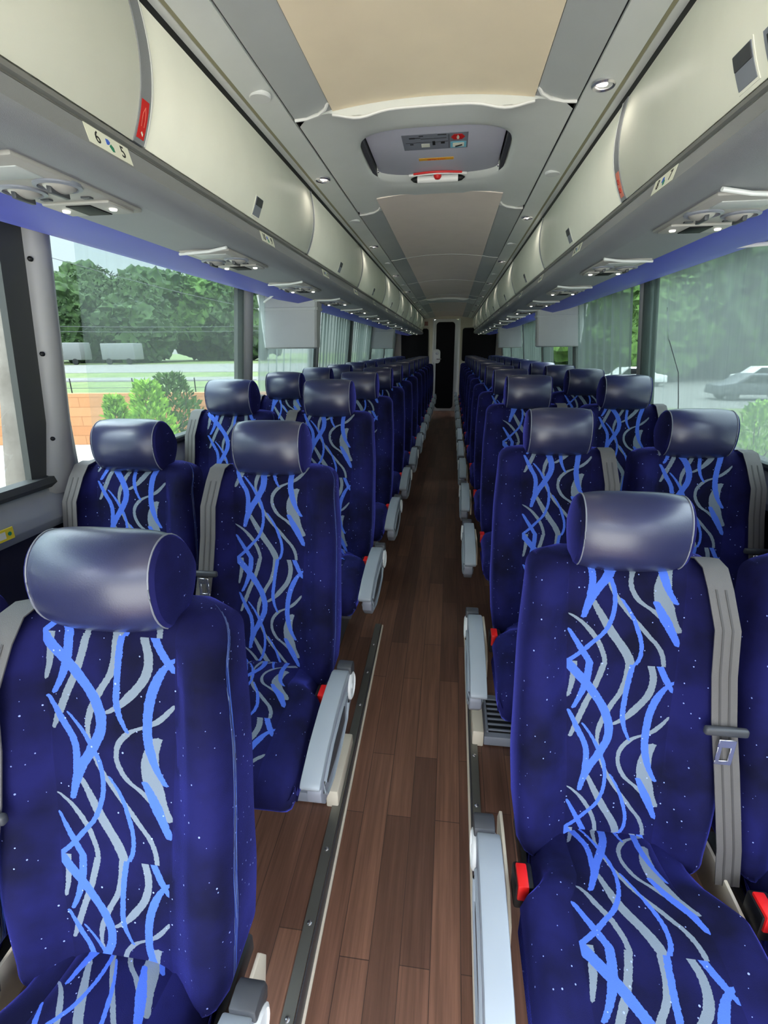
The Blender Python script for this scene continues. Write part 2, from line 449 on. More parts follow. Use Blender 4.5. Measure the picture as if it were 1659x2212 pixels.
# ------------------------------------------------------------------ side walls
def wx(z): return 1.222-.108*(z-.95)                        # inner face of the side, leaning in
ZW0, ZW1 = .985, 1.715
POSTS = {-1: [-.15, 1.452, 3.02, 4.62, 6.20, 7.78, 9.36, 10.9], 1: [-.02, 1.52, 3.08, 4.66, 6.24, 7.82, 9.40, 10.95]}
PW = .040
wn = 0
for sx in (-1, 1):
    s = SIDE[sx]
    mb = MB()
    prof = [(1.225, -.45), (1.225, .82), (1.262, .82), (1.262, -.45)]
    mb.prism([(sx*a, b) for a, b in prof], 'y', YB, YR); 
    struct(mb.obj('wall_'+s, NAVYW))
    mb = MB()    # sill moulding
    prof = [(1.226, .812), (1.198, .818), (1.176, .850), (1.180, .880), (1.196, .915), (1.222, .942), (1.262, .944), (1.262, .812)]
    mb.prism([(sx*a, b) for a, b in prof], 'y', YB, YR, .003)
    struct(mb.obj('trim_%d' % (1 if sx < 0 else 2), SILL))
    mb = MB()    # gasket bar above the sill
    prof = [(1.205, .945), (1.192, .960), (1.196, .980), (1.225, .986), (1.235, .945)]
    mb.prism([(sx*a, b) for a, b in prof], 'y', YB, YR)
    struct(mb.obj('trim_%d' % (3 if sx < 0 else 4), GASK))
    mb = MB()    # wall above windows
    prof = [(1.10, 1.722), (1.19, 1.722), (1.16, 2.25), (1.10, 2.25)]
    mb.prism([(sx*a, b) for a, b in prof], 'y', YB, YR)
    struct(mb.obj('wall_'+s, NAVYW))
    ps = POSTS[sx]
    for i, yp in enumerate(ps):
        mb = MB(); P = []
        for z in (.92, .97, 1.15, 1.4, 1.6, 1.74):
            xw = wx(z); fl = .035*smooth(1.10, .92, z)
            yy = yp-.0*(z)
            P.append([(sx*(xw+.03), yy-PW-fl, z), (sx*(xw-.012), yy-PW-fl, z), (sx*(xw-.034), yy-PW*.72-fl*.6, z), (sx*(xw-.044), yy-PW*.25, z), (sx*(xw-.044), yy+PW*.25, z), (sx*(xw-.034), yy+PW*.72+fl*.6, z), (sx*(xw-.012), yy+PW+fl, z), (sx*(xw+.03), yy+PW+fl, z)])
        mb.grid(P, cj=True, cap0=True, cap1=True)
        po = tag(mb.obj('window_post', POST), 'rounded silver grey window post on the %s side, %s from the front' % (s, ORD(i)), 'window post', 'posts between the %s windows' % s)
        if i == 1 and sx < 0:
            for z in (1.62, 1.36, 1.10):
                m2 = MB(); m2.disc((sx*(wx(z)-.022), yp-PW-.004, z), 0, 0, axis='y', prof=[(.007, .006), (.007, 0), (.004, -.004), (.001, -.005)], n=14)
                m2.obj('screw_cap', BLACK, po)
    for i in range(len(ps)-1):
        wn += 1
        y0, y1 = ps[i]+PW, ps[i+1]-PW
        w = bpy.data.objects.new('window_%d' % wn, None); C.objects.link(w); w['kind'] = 'structure'; w.location = (0, 0, 0)
        mb = MB()
        mb.grid([[(sx*(wx(z)+.022), y, z) for y in (y0-.04, y1+.04)] for z in (.93, 1.74)])
        mb.grid([[(sx*(wx(z)+.027), y, z) for y in (y0-.04, y1+.04)] for z in (.93, 1.74)])
        mb.obj('pane', GLASS, w)
        mb = MB()   # charcoal surround: wide at the far end
        def bar(a, b):
            P = [[(sx*(wx(z)+.018), a, z), (sx*(wx(z)-.004), a, z), (sx*(wx(z)-.004), b, z), (sx*(wx(z)+.018), b, z)] for z in (.955, 1.72)]
            mb.grid(P, cj=True, cap0=True, cap1=True)
        wide = .085 if (sx < 0 or i == 0) else .05
        bar(y1-wide, y1+.02)
        if i > 0 and sx > 0: bar(y0-.02, y0+.02)
        mb.obj('window_surround', GASK, w, flat=True)

for sx in (-1, 1):
    mb = MB(); P = [[(sx*(wx(z)+.002), y, z) for y in (11.12, YR)] for z in (.92, 1.74)]
    P2 = [[(sx*(wx(z)+.03), y, z) for y in (11.12, YR)] for z in (.92, 1.74)]
    mb.grid(P); mb.grid(P2); mb.grid([[P[0][0], P[1][0]], [P2[0][0], P2[1][0]]]); struct(mb.obj('wall_' + SIDE[sx], POST))
# blue soffit above the windows
for sx in (-1, 1):
    mb = MB()
    def sof(y): return .012*math.sin(y*1.1)
    P = [[(sx*.795, y, 1.668), (sx*.90, y, 1.655-abs(sof(y))), (sx*1.03, y, 1.672), (sx*1.112, y, 1.712+(.0)), (sx*1.118, y, 1.74)] for y in [YB+i*.3 for i in range(int((YR-YB)/.3)+1)]+[YR]]
    mb.grid(P)
    P = [[(a, b, c+.015) for a, b, c in r] for r in P]; mb.grid(P)
    tag(mb.obj('soffit_panel', BLUEP), 'long blue vinyl soffit between the %s luggage bins and windows' % SIDE[sx], 'soffit', 'blue soffits above the windows')
# thin white curtain rails seen against the blue soffit
for sx, y0, y1 in ((-1, 2.55, 3.9), (1, 1.80, 3.0)):
    mb = MB(); n = 10; pts = []
    for i in range(n+1):
        t = i/n
        if sx > 0: x = lerp(.835, 1.07, math.sin((1-t)*PI/2)**1.3 if False else 1-t); yy = lerp(1.95, 1.70, 1-t)
        else: x = lerp(.84, 1.08, 1-t); yy = lerp(2.75, 3.15, 1-t)
        pts.append((sx*x, yy, 1.650+.022*t))
    mb.tube(pts, .006, 8)
    tag(mb.obj('white_cable', WPLAST), 'thin white cord sagging across the blue soffit on the %s' % SIDE[sx], 'cord')

# curtains
def curtain(sx, y0, y1, mat, folds, amp, lab, z0=.975, z1=1.70):
    mb = MB(); n = max(24, int((y1-y0)*90)); P = []
    rr = random.Random(int(y0*100)+sx)
    ph = [rr.uniform(0, 6) for _ in range(3)]
    for k in range(9):
        z = lerp(z0, z1, k/8)
        P.append([(sx*(wx(z)-.020-.012+amp*(math.sin(folds*2*PI*(j/n)+ph[0])+.5*math.sin(folds*3.7*PI*(j/n)+ph[1])+.3*math.sin(2.2*k/8+ph[2]))), lerp(y0, y1, j/n), z) for j in range(n+1)])
    mb.grid(P)
    return tag(mb.obj('curtain', mat), lab, 'curtain', 'grey mesh window curtains')
L = POSTS[-1]; R = POSTS[1]
curtain(-1, L[1]+.13, L[2]-.10, SHEER_THIN, 2, .003, 'thin flat grey mesh curtain over the large clear left window')
curtain(-1, L[0]+.1, L[1]-.42, SHEER_THIN, 3, .004, 'thin grey mesh curtain at the nearest left window')
curtain(-1, L[2]+.11, L[3]-.05, SHEER, 9, .010, 'folded grey mesh curtain behind the nearest left monitor housing')
for i in (3, 4, 5, 6):
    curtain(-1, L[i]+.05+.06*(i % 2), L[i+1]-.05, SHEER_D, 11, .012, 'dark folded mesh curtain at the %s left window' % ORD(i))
curtain(1, R[1]+.06, R[2]-.06, SHEER, 7, .008, 'large sheer grey curtain over the nearest right window')
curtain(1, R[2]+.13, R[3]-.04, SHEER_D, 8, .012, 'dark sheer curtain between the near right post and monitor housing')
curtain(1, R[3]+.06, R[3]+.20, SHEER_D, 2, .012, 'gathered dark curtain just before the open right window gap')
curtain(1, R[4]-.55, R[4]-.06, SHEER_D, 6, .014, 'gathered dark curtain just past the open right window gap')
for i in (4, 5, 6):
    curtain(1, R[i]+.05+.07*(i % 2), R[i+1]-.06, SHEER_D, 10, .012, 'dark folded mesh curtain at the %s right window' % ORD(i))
curtain(1, R[2]-.24, R[2]-.045, SHEER_D, 3, .014, 'gathered dark end of curtain beside the near right window post')
t = MB(); t.tube([(1.13, 2.75, 1.55), (1.135, 2.68, 1.40), (1.15, 2.55, 1.25), (1.16, 2.52, 1.12), (1.165, 2.50, 1.03)], .0022, 6)
tag(t.obj('hanging_cord', DGREY), 'thin dark cord hanging down the nearest right curtain', 'cord')
# yellow sticker on left sill
t = thing('sill_sticker', 'yellow edged rectangular sticker on the near left window sill', 'sticker', (-1.174, 1.13, .866))
mb = MB(); mb.box(-.001, .0022, -.05, .05, -.017, .017); mb.obj('sticker_border', YEL, t)
mb = MB(); mb.box(.0023, .0032, -.042, .022, -.010, .010); mb.obj('sticker_face', WHITE, t)
mb = MB(); mb.disc((.0023, .036, 0), 0, 0, axis='x', prof=[(.006, 0), (.006, .001)], n=12); mb.obj('sticker_dot', STGREEN, t)

# ------------------------------------------------------------------ ceiling
def ring_y(prof, ys, mi=0): return [[(x, y, z) for x, z in prof] for y in ys]
def slab(prof, y0, y1, th, mat, name='ceiling', n=2, kind=True):
    mb = MB(); ys = [lerp(y0, y1, i/(n-1)) for i in range(n)]
    P = []
    for y in ys: P.append([(x, y, z) for x, z in prof]+[(x, y, z+th) for x, z in reversed(prof)])
    mb.grid(P, cj=True, cap0=True, cap1=True)
    o = mb.obj(name, mat)
    if kind: struct(o)
    return o
# sealed outer roof
mb = MB(); mb.box(-1.25, 1.25, YB, YR+.1, 2.22, 2.26); struct(mb.obj('ceiling', DGREY))
for sx in (-1, 1):
    slab([(sx*.5262, 1.992), (sx*.519, 2.005)], YB, YR, .02, BLACK)
    slab([(sx*.519, 2.004), (sx*.497, 2.001)], YB, YR, .02, PALE)
    slab([(sx*.4965, 2.003), (sx*.488, 2.005)], YB, YR, .02, OLIVE)
    slab([(sx*.487, 2.004), (sx*.45, 2.009), (sx*.413, 2.018)], YB, YR, .02, CEILG)
    slab([(sx*.413, 2.026), (sx*.408, 2.026)], YB, YR, .01, BLACK)
JO = [YB, 1.635, 2.72, 4.18, 5.64, 7.10, 7.35, 8.25, 9.9, YR]
def arch(x, w=.285, z0=2.030, h=.034): return z0+h*(1-(x/w)**2)
inner = lambda sx: [(sx*.407, 2.020), (sx*.37, 2.022), (sx*.325, 2.030), (sx*.292, 2.036)]
cprof = [(-.290+.58*i/16, arch(-.290+.58*i/16, .29, 2.034, .020)) for i in range(17)]
def seg(y0, y1, bm_, yc=None):
    for sx in (-1, 1):
        slab(inner(sx), y0+.006, y1-.006, .012, CEILG2)
    slab(cprof, (yc or y0)+.003, y1-.003, .01, bm_)
seg(YB, 1.707, BEIGE); seg(2.80, 4.18, BEIGE2, 2.60); seg(4.18, 5.64, BEIGE2); seg(5.64, 7.10, BEIGE2); seg(7.10, 7.5, BEIGE2); seg(8.2, 9.9, BEIGE2); seg(9.9, YR, BEIGE2)
slab([(-.40, 2.10), (.40, 2.10)], YB, 1.63, .01, DGREY); slab([(-.40, 2.10), (.40, 2.10)], 2.60, 7.5, .01, DGREY); slab([(-.40, 2.10), (.40, 2.10)], 8.2, YR, .01, DGREY)
for yj in (4.18, 5.64, 7.10, 9.9):
    mb = MB(); mb.tube([(x, yj, z+.001) for x, z in cprof], .003, 6); struct(mb.obj('trim_5', PALE))
    for sx in (-1, 1):
        mb = MB(); mb.tube([(x, yj, z+.001) for x, z in inner(sx)], .004, 6); struct(mb.obj('trim_6', WPLAST))

# roof hatch surround (moulded frame with a well) -----------------------------
def hatch(yA, yB, ho, hf, lab, detail):
    # yA..yB module; ho..hf opening
    t = thing('roof_hatch', lab, 'roof hatch', (0, (yA+yB)/2, 2.02))
    oy = (yA+yB)/2
    mb = MB()
    N = 64
    cyc = (ho+hf)/2; hw_, hl = .272, (hf-ho)/2
    def rr(a, hx, hy, n_): 
        c, s_ = math.cos(a), math.sin(a)
        return (hx*math.copysign(abs(c)**(2/n_), c), hy*math.copysign(abs(s_)**(2/n_), s_))
    rings = []
    for (ox, oyy, n_, zo) in ((1, 1, 30, 0), (.93, .93, 14, 0), (0, 0, 0, 0)): pass
    def outer(a):
        c, s_ = math.cos(a), math.sin(a); m = max(abs(c), abs(s_)); X_, Y_ = .406*c/m, (yB-yA)/2*s_/m
        if detail and Y_ > 0 and abs(X_) < .292: Y_ = min(Y_, 2.63-oy)
        return (X_, Y_)
    for k, f in enumerate((0, .001, .03, .06, .12, .35, .7, .9, 1.0)):
        row = []
        for i in range(N):
            a = 2*PI*(i+.5)/N; o_ = outer(a); q = rr(a, hw_, hl, 3.8)
            x = lerp(o_[0], q[0], f); y = lerp(o_[1], q[1]+cyc-oy, f)
            ax = abs(x)
            z = .010*smooth(.40, .30, ax)+(.006+.018*smooth(0, .45, y))*(1-(x/.41)**2)*smooth(.41, .25, ax)
            edge = (abs(o_[1]) > (yB-yA)/2-.001 or (detail and o_[1] > 2.62-oy)) and abs(o_[0]) < .31
            if edge:
                if f == 0: z = .10
                dip = .016*math.exp(-((abs(o_[0])-.215)/.06)**2) if o_[1] < 0 else 0
                z -= dip*smooth(.5, .0, f) if f > 0 else 0
            if f >= .9: z += .004 if f < 1 else .010
            row.append((x, y, z))
        rings.append(row)
    for f, z in ((.985, .030), (.975, .060), (.965, .10)):
        row = []
        for i in range(N):
            a = 2*PI*(i+.5)/N; q = rr(a, hw_*f, hl*f, 3.8)
            row.append((q[0], q[1]+cyc-oy-(max(0, q[1])/hl)*(z-.012)*1.5, z))
        rings.append(row)
    mb.grid(rings, cj=True)
    mb.obj('hatch_surround', CEILG, t)
    # corner trim ridges where the surround meets the next panels
    for sx in (-1, 1):
        for ye in ((yA, yB) if detail else (yA,)):
            m2 = MB(); m2.tube([(sx*.406, ye-oy, -.002), (sx*.37, ye-oy+.0, .0), (sx*.33, ye-oy-.012, .004), (sx*.305, ye-oy-.03, .010), (sx*.292, ye-oy-.05, .018)], .005, 6)
            m2.obj('corner_trim', WPLAST, t)
    m2 = MB()
    def lz(x): return .006+.006*(1-(x/.41)**2)-.016*math.exp(-((abs(x)-.215)/.06)**2)+.002
    m2.tube([(x, yA-oy+.004, lz(x)) for x in [-.292+.584*i/28 for i in range(29)]], .0045, 8); m2.obj('lip_highlight', WPLAST, t)  # white tube puts the bright highlight of the moulded front lip into its colour
    # lid
    zl = .045
    m2 = MB(); m2.box(-.243, .243, ho-oy+.03, hf-oy-.048, zl, zl+.02, .008); lid = m2.obj('hatch_lid', HATCHP, t)
    m2 = MB(); m2.box(-.33, .33, ho-oy-.12, hf-oy+.16, zl+.055, zl+.065); m2.obj('well_top', DGREY, t)
    if not detail: return
    for sx in (-1, 1):
        m2 = MB(); a, b = sorted((sx*.247, sx*.262)); m2.box(a, b, ho-oy+.05, hf-oy-.06, .03, zl+.03); m2.obj('side_channel', DGREY, t)
        m2 = MB(); m2.disc((sx*.247, hf-oy-.12, .045), 0, 0, axis='x', prof=[(.006, -sx*.002), (.006, -sx*.006), (.001, -sx*.008)], n=12); m2.obj('screw', STEEL, t)
    # instruction decal, upside down to us
    y0 = 1.995-oy; z = zl-.0012
    m2 = MB(); m2.box(-.115, .115, y0, y0+.135, z, z+.001); dec = m2.obj('instruction_decal', MGREY, t)
    bl = MB()
    for (a, b, c, d) in ((-.09, -.07, .083, .092), (-.072, -.05, .086, .090), (-.05, .04, .078, .080), (-.055, -.04, .100, .106), (.01, .04, .104, .110), (-.09, -.078, .030, .040), (-.01, -.0, .02, .055), (.02, .034, .030, .045)):
        bl.box(a, b, y0+.135-d-.02, y0+.135-c-.02, z-.0008, z)
    bl.box(-.105, .045, y0+.066, y0+.0675, z-.0008, z); bl.box(.048, .0495, y0+.01, y0+.128, z-.0008, z)
    bl.obj('decal_drawings', TXT, dec)
    g = MB(); g.box(-.05, -.02, y0+.022+.06, y0+.05+.06, z-.0009, z); g.obj('decal_panel', WHITE, dec)
    g = MB(); g.box(.054, .110, y0+.075, y0+.128, z-.0009, z); g.obj('decal_blue_panel', CYAN, dec)
    g = MB(); g.box(.062, .102, y0+.084, y0+.118, z-.0016, z-.001); g.obj('decal_white_panel', WHITE, dec)
    g = MB(); g.tube([(.072, y0+.112, z-.002), (.095, y0+.100, z-.002)], .003, 6); g.obj('decal_handle_drawing', TXT, dec)
    g = MB(); g.prism([(.056, y0+.035), (.066, y0+.012), (.094, y0+.012), (.104, y0+.035), (.094, y0+.056), (.066, y0+.056)], 'z', z-.0009, z); g.obj('decal_red_mark', REDST, dec)
    g = MB(); g.prism([(.077, y0+.050), (.083, y0+.050), (.085, y0+.034), (.081, y0+.018), (.079, y0+.018), (.075, y0+.034)], 'z', z-.0018, z-.001); g.obj('decal_white_mark', WHITE, dec)
    yy = 2.218-oy
    m2 = MB(); m2.box(-.068, .066, yy, yy+.024, z, z+.001); ys_ = m2.obj('amber_warning_strip', ORYEL, t)
    text_mesh('HACIA ARRIBA', .0105, REDST, 'strip_text', ys_, basis((0, yy+.012, z-.0008), (-1, 0, 0), (0, 1, 0), (0, 0, -1)), ext=.0003)
    # handle bar
    yh = 2.405-oy
    m2 = MB(); m2.tube([(-.085, yh, .028), (.085, yh, .028)], .014, 14); h = m2.obj('hatch_handle', WPLAST, t)
    for sx in (-1, 1):
        m2 = MB(); m2.tube([(sx*.085, yh, .028), (sx*.10, yh, .028), (sx*.113, yh, .030)], [.013, .010, .002], 12); m2.obj('handle_tip', BLACK, h)
    m2 = MB(); m2.tube([(-.10+.2*i/14, yh-.020-.018*math.sin(PI*i/14), .043) for i in range(15)], .005, 8); m2.obj('red_arc_strip', REDST, t)
    m2 = MB(); m2.tube([(-.12+.24*i/14, yh-.012-.018*math.sin(PI*i/14), .040) for i in range(15)], .005, 8); m2.obj('white_arc_strip', WPLAST, t)
    m2 = MB(); m2.disc((0, yh-.016, .026), 0, 0, prof=[(.0005, -.006), (.010, -.004), (.016, .004), (.016, .014)], n=16); m2.obj('red_knob', REDST, h)
hatch(1.705, 2.80, 1.885, 2.455, 'pale roof escape hatch with decals and white handle, nearest in the ceiling', True)
hatch(7.50, 8.20, 7.68, 8.02, 'far roof escape hatch near the back of the ceiling', False)

# ceiling discs: alternating flat blanks and bright downlights
for sx, y0, shiny0 in ((-1, 1.53, False), (1, 1.60, True)):
    for i in range(14):
        y = y0+.675*i; shiny = (i % 2 == 0) == shiny0
        if y > 11: break
        if shiny:
            d = thing('downlight', 'small round silver ringed lit downlight, %s along the %s ceiling strip' % (ORD(i//2), SIDE[sx]), 'downlight', (sx*.449, y, 2.009), group='round ceiling downlights')
            m = MB(); m.disc((0, 0, 0), 0, 0, prof=[(.030, .004), (.031, -.002), (.027, -.006), (.022, -.003), (.021, .003)], n=24); m.obj('ring', STEEL, d)
            if True:
                L_ = bpy.data.lights.new('downlight_lamp', 'SPOT'); L_.energy = .22; L_.spot_size = math.radians(168); L_.spot_blend = 1; L_.shadow_soft_size = .02; L_.color = (1, .93, .84)
                lo_ = bpy.data.objects.new('downlight_lamp', L_); C.objects.link(lo_); lo_.parent = d; lo_.location = (0, 0, -.012)
            m = MB(); m.disc((0, 0, 0), 0, 0, prof=[(.019, .002), (.012, -.001), (.001, -.002)], n=20); m.obj('lens', DOWN, d)
        else:
            m = MB(); m.disc((sx*.449, y, 2.009), 0, 0, prof=[(.030, .004), (.030, -.002), (.027, -.005), (.001, -.0055)], n=24)
            tag(m.obj('blank_cover', PALE), 'flat pale round blank cover, %s along the %s ceiling strip' % (ORD(i//2), SIDE[sx]), 'cover', 'round blank ceiling covers')

# ------------------------------------------------------------------ luggage bins
def binx(z):     # bulging door face
    t = (z-1.757)/(2.0-1.757); return .551-.026*t-.024*math.sin(PI*min(1, max(0, t))**.9)
ZS = [1.757+.235*i/14 for i in range(15)]
for sx in (-1, 1):
    s = SIDE[sx]
    seams = [1.082+1.2*i for i in range(-2, 9)] if sx < 0 else [1.655+1.24*i for i in range(-2, 8)]
    yend = 11.25
    seams = [y for y in seams if y < yend-.4]+[yend]
    # body behind doors
    mb = MB(); pr = [(sx*.570, 1.74), (sx*.56, 1.99), (sx*1.09, 2.02), (sx*1.09, 1.74)]
    mb.prism(pr, 'y', YB, yend-.005); tag(mb.obj('bin_housing', DGREY), 'dark housing behind the %s luggage bin doors' % s, 'bin housing')
    for i in range(len(seams)-1):
        y0, y1 = seams[i]+.003, seams[i+1]-.003
        t = thing('luggage_bin', 'cream curved overhead luggage bin door, %s from the front on the %s' % (ORD(i), s), 'luggage bin', (sx*.55, (y0+y1)/2, 1.757), group='overhead luggage bins')
        yc = (y0+y1)/2; mb = MB()
        P = []
        inn = lambda y: .004*(1-smooth(0, .006, min(y-y0, y1-y)))
        cols = [y0, y0+.002, y0+.006, yc, y1-.006, y1-.002, y1]
        for z in ZS: P.append([(sx*(binx(z)+inn(y))-sx*.55, y-yc, z-1.757) for y in cols])
        P2 = [[(x+sx*.012, y, z) for x, y, z in r] for r in P]
        mb.grid(P); mb.grid(P2); 
        mb.grid([[P[k][0] for k in range(15)], [P2[k][0] for k in range(15)]]); mb.grid([[P[k][-1] for k in range(15)], [P2[k][-1] for k in range(15)]])
        mb.obj('bin_door', CREAM, t)
        # latch recess
        zc = .034; w_, h_ = .026, .024
        xl = binx(1.757+zc)-.55
        def patch(a0, a1, z0_, z1_, off, name, mat, par):
            m = MB(); P = []
            for k in range(6):
                zq = lerp(z0_, z1_, k/5); xq = binx(1.757+zq)-.55-off
                P.append([(sx*xq, a0, zq), (sx*xq, a1, zq), (sx*(xq+.002), a1, zq), (sx*(xq+.002), a0, zq)])
            m.grid(P, cj=True, cap0=True, cap1=True); return m.obj(name, mat, par, flat=True)
        lf = patch(-w_-.004, w_+.004, zc-h_-.004, zc+h_+.004, .0010, 'latch_frame', CREAM, t)
        patch(-w_, w_, zc-h_, zc+h_, .0022, 'latch_pocket', MGREY, lf)
        patch(-w_+.002, w_-.002, zc+.002, zc+h_-.002, .0040, 'latch_paddle', DGREY, lf)
    # seam strips
    for i, y in enumerate(seams[1:-1]):
        wd = .022 if (i <= 1 and sx < 0) else .009
        if sx > 0 and i <= 1: wd = .024
        mb = MB(); P = []
        for z in ZS: P.append([(sx*(binx(z)-.0025), y-wd, z), (sx*(binx(z)-.0025), y+wd*.55, z), (sx*(binx(z)+.006), y+wd*.55, z), (sx*(binx(z)+.006), y-wd, z)])
        mb.grid(P, cj=True, cap0=True, cap1=True)
        o = tag(mb.obj('bin_divider', LEDGE), 'grey curved divider strip, %s from the front between %s luggage bins' % (ORD(i), s), 'divider', 'strips between the luggage bins')
        m = MB(); P = []
        for z in ZS: P.append([(sx*(binx(z)-.0035), y+wd*.55, z), (sx*(binx(z)-.0035), y+wd*.55+.004, z), (sx*(binx(z)+.005), y+wd*.55+.004, z), (sx*(binx(z)+.005), y+wd*.55, z)])
        m.grid(P, cj=True, cap0=True, cap1=True); m.obj('divider_edge', WPLAST, o)
    # ledge extrusion
    mb = MB()
    pr = [(.566, 1.750), (.548, 1.752), (.548, 1.744), (.553, 1.741), (.549, 1.735), (.545, 1.733)]
    mb.prism([(sx*a, b) for a, b in pr]+[(sx*.57, 1.73)], 'y', YB, yend); 
    tag(mb.obj('bin_lip', LEDGE_D), 'dark ribbed lip running under the %s luggage bin doors' % s, 'bin lip')
    mb = MB(); pr = [(.5455, 1.7325), (.538, 1.703), (.535, 1.699), (.5365, 1.694), (.545, 1.684), (.560, 1.675), (.585, 1.669), (.605, 1.667), (.62, 1.69), (.60, 1.7325)]
    mb.prism([(sx*a, b) for a, b in pr], 'y', YB, yend)
    lo = tag(mb.obj('bin_ledge', LEDGE), 'long rounded grey ledge below the %s luggage bins' % s, 'ledge')
    mb = MB(); pr = [(.606, 1.668), (.798, 1.667), (.81, 1.70), (.606, 1.70)]
    mb.prism([(sx*a, b) for a, b in pr], 'y', YB, yend)
    tag(mb.obj('service_soffit', LEDGE), 'textured grey underside panel below the %s luggage bins' % s, 'soffit')
    # red stickers on first divider
    y = seams[3] if False else [q for q in seams if q > .9][0]
    st = thing('emergency_sticker', ('bright red sticker with white arrow on the near left bin divider' if sx < 0 else 'pale red sticker with square symbol on the near right bin divider'), 'sticker', (sx*.55, y-(.005 if sx < 0 else .007), 1.79))
    m = MB(); P = []
    zz = [1.765+.06*i/4 for i in range(5)]
    for z in zz:
        xx = binx(z)-.0036
        P.append([(sx*xx-sx*.55, -.013, z-1.79), (sx*xx-sx*.55, .010, z-1.79), (sx*(xx+.001)-sx*.55, .010, z-1.79), (sx*(xx+.001)-sx*.55, -.013, z-1.79)])
    m.grid(P, cj=True, cap0=True, cap1=True); m.obj('sticker_face', REDST if sx < 0 else PALERED, st)
    xx = binx(1.79)-.0052
    def onf(z): return sx*(binx(z)-.0044)-sx*.55
    if sx < 0:
        m = MB(); m.prism([(-.0045, -.016), (-.001, -.022), (.0025, -.016), (.0005, -.016), (.0005, -.009), (-.0025, -.009), (-.0025, -.016)], 'x', onf(1.772)+.0006, onf(1.772)+.0012); m.obj('white_arrow', WHITE, st)
        m = MB(); m.tube([(onf(1.78)+.0006, -.006, -.006), (onf(1.80)+.0006, -.006, .014), (onf(1.812)+.0006, -.0015, .024), (onf(1.80)+.0006, .003, .014), (onf(1.78)+.0006, .003, -.006)], .0006, 5); m.obj('outline_print', PALERED, st)
    else:
        for z0_ in (.006, -.014):
            m = MB(); m.tube([(onf(1.79+z0_)-.0006, -.005, z0_), (onf(1.79+z0_)-.0006, .003, z0_), (onf(1.80+z0_)-.0006, .003, z0_+.010), (onf(1.80+z0_)-.0006, -.005, z0_+.010), (onf(1.79+z0_)-.0006, -.005, z0_+.002)], .0009, 5); m.obj('square_print', REDST, st)
# emergency plate on the nearest right bin
pz = 1.787; pe = thing('emergency_plate', 'grey plate with bold black letters beside the nearest right bin latch', 'sign', (.53, .925, pz))
m = MB(); P = []
for i in range(5):
    z = 1.765+.045*i/4; xx = binx(z)-.0015
    P.append([(xx-.53, -.07, z-pz), (xx-.53, .055, z-pz), (xx-.53+.002, .055, z-pz), (xx-.53+.002, -.07, z-pz)])
m.grid(P, cj=True, cap0=True, cap1=True); m.obj('plate_face', MGREY, pe)
nx = Vector((binx(1.797)-binx(1.777), 0, .02)).normalized()
text_mesh('Em', .040, TXT, 'plate_lettering', pe, basis((binx(pz)-.0025-.53, .048, 0), (0, -1, 0), (nx.x, 0, nx.z), (-1, 0, 0)), bold=.0006, align='LEFT')

# seat number plates
fx = lambda z: .538+(.5455-.538)*(z-1.703)/(1.7325-1.703)
for sx, y0 in ((-1, .968), (1, 1.338)):
    ez = Vector((fx(1.73)*sx-fx(1.705)*sx, 0, .025)).normalized()
    ex = Vector((0, 1, 0)) if sx < 0 else Vector((0, -1, 0))
    en = ex.cross(ez).normalized()
    for i in range(13):
        a, b = (6+4*i, 5+4*i) if sx < 0 else (8+4*i, 7+4*i)
        y = y0+.8*i
        t = thing('seat_number_plate', 'white seat number plate reading %d and %d on the %s ledge' % (a, b, SIDE[sx]), 'number plate', (sx*fx(1.718), y, 1.718), group='seat number plates')
        M0 = basis((0, 0, 0), ex, ez, en)
        m = MB(); m.box(-.060, .060, -.0150, .0150, .0004, .0014); o = m.obj('plate', WHITE, t); o.data.transform(M0)
        def at(u): return basis(ex*u+en*.0018, ex, ez, en)
        if i < 7:
            text_mesh(str(a), .028, TXT, 'numeral', t, at(-.033)); text_mesh(str(b), .028, TXT, 'numeral', t, at(.037))
            m = MB(); m.prism([(-.009, -.002), (-.009, .007), (-.002, .008), (.002, .004), (-.003, -.001)], 'z', .0014, .0022); o = m.obj('blue_mark', STBLUE, t); o.data.transform(M0)
            m = MB(); m.prism([(-.003, -.003), (.003, .002), (.009, -.002), (.009, -.009), (.003, -.010)], 'z', .0014, .0021); o = m.obj('green_mark', STGREEN, t); o.data.transform(M0)

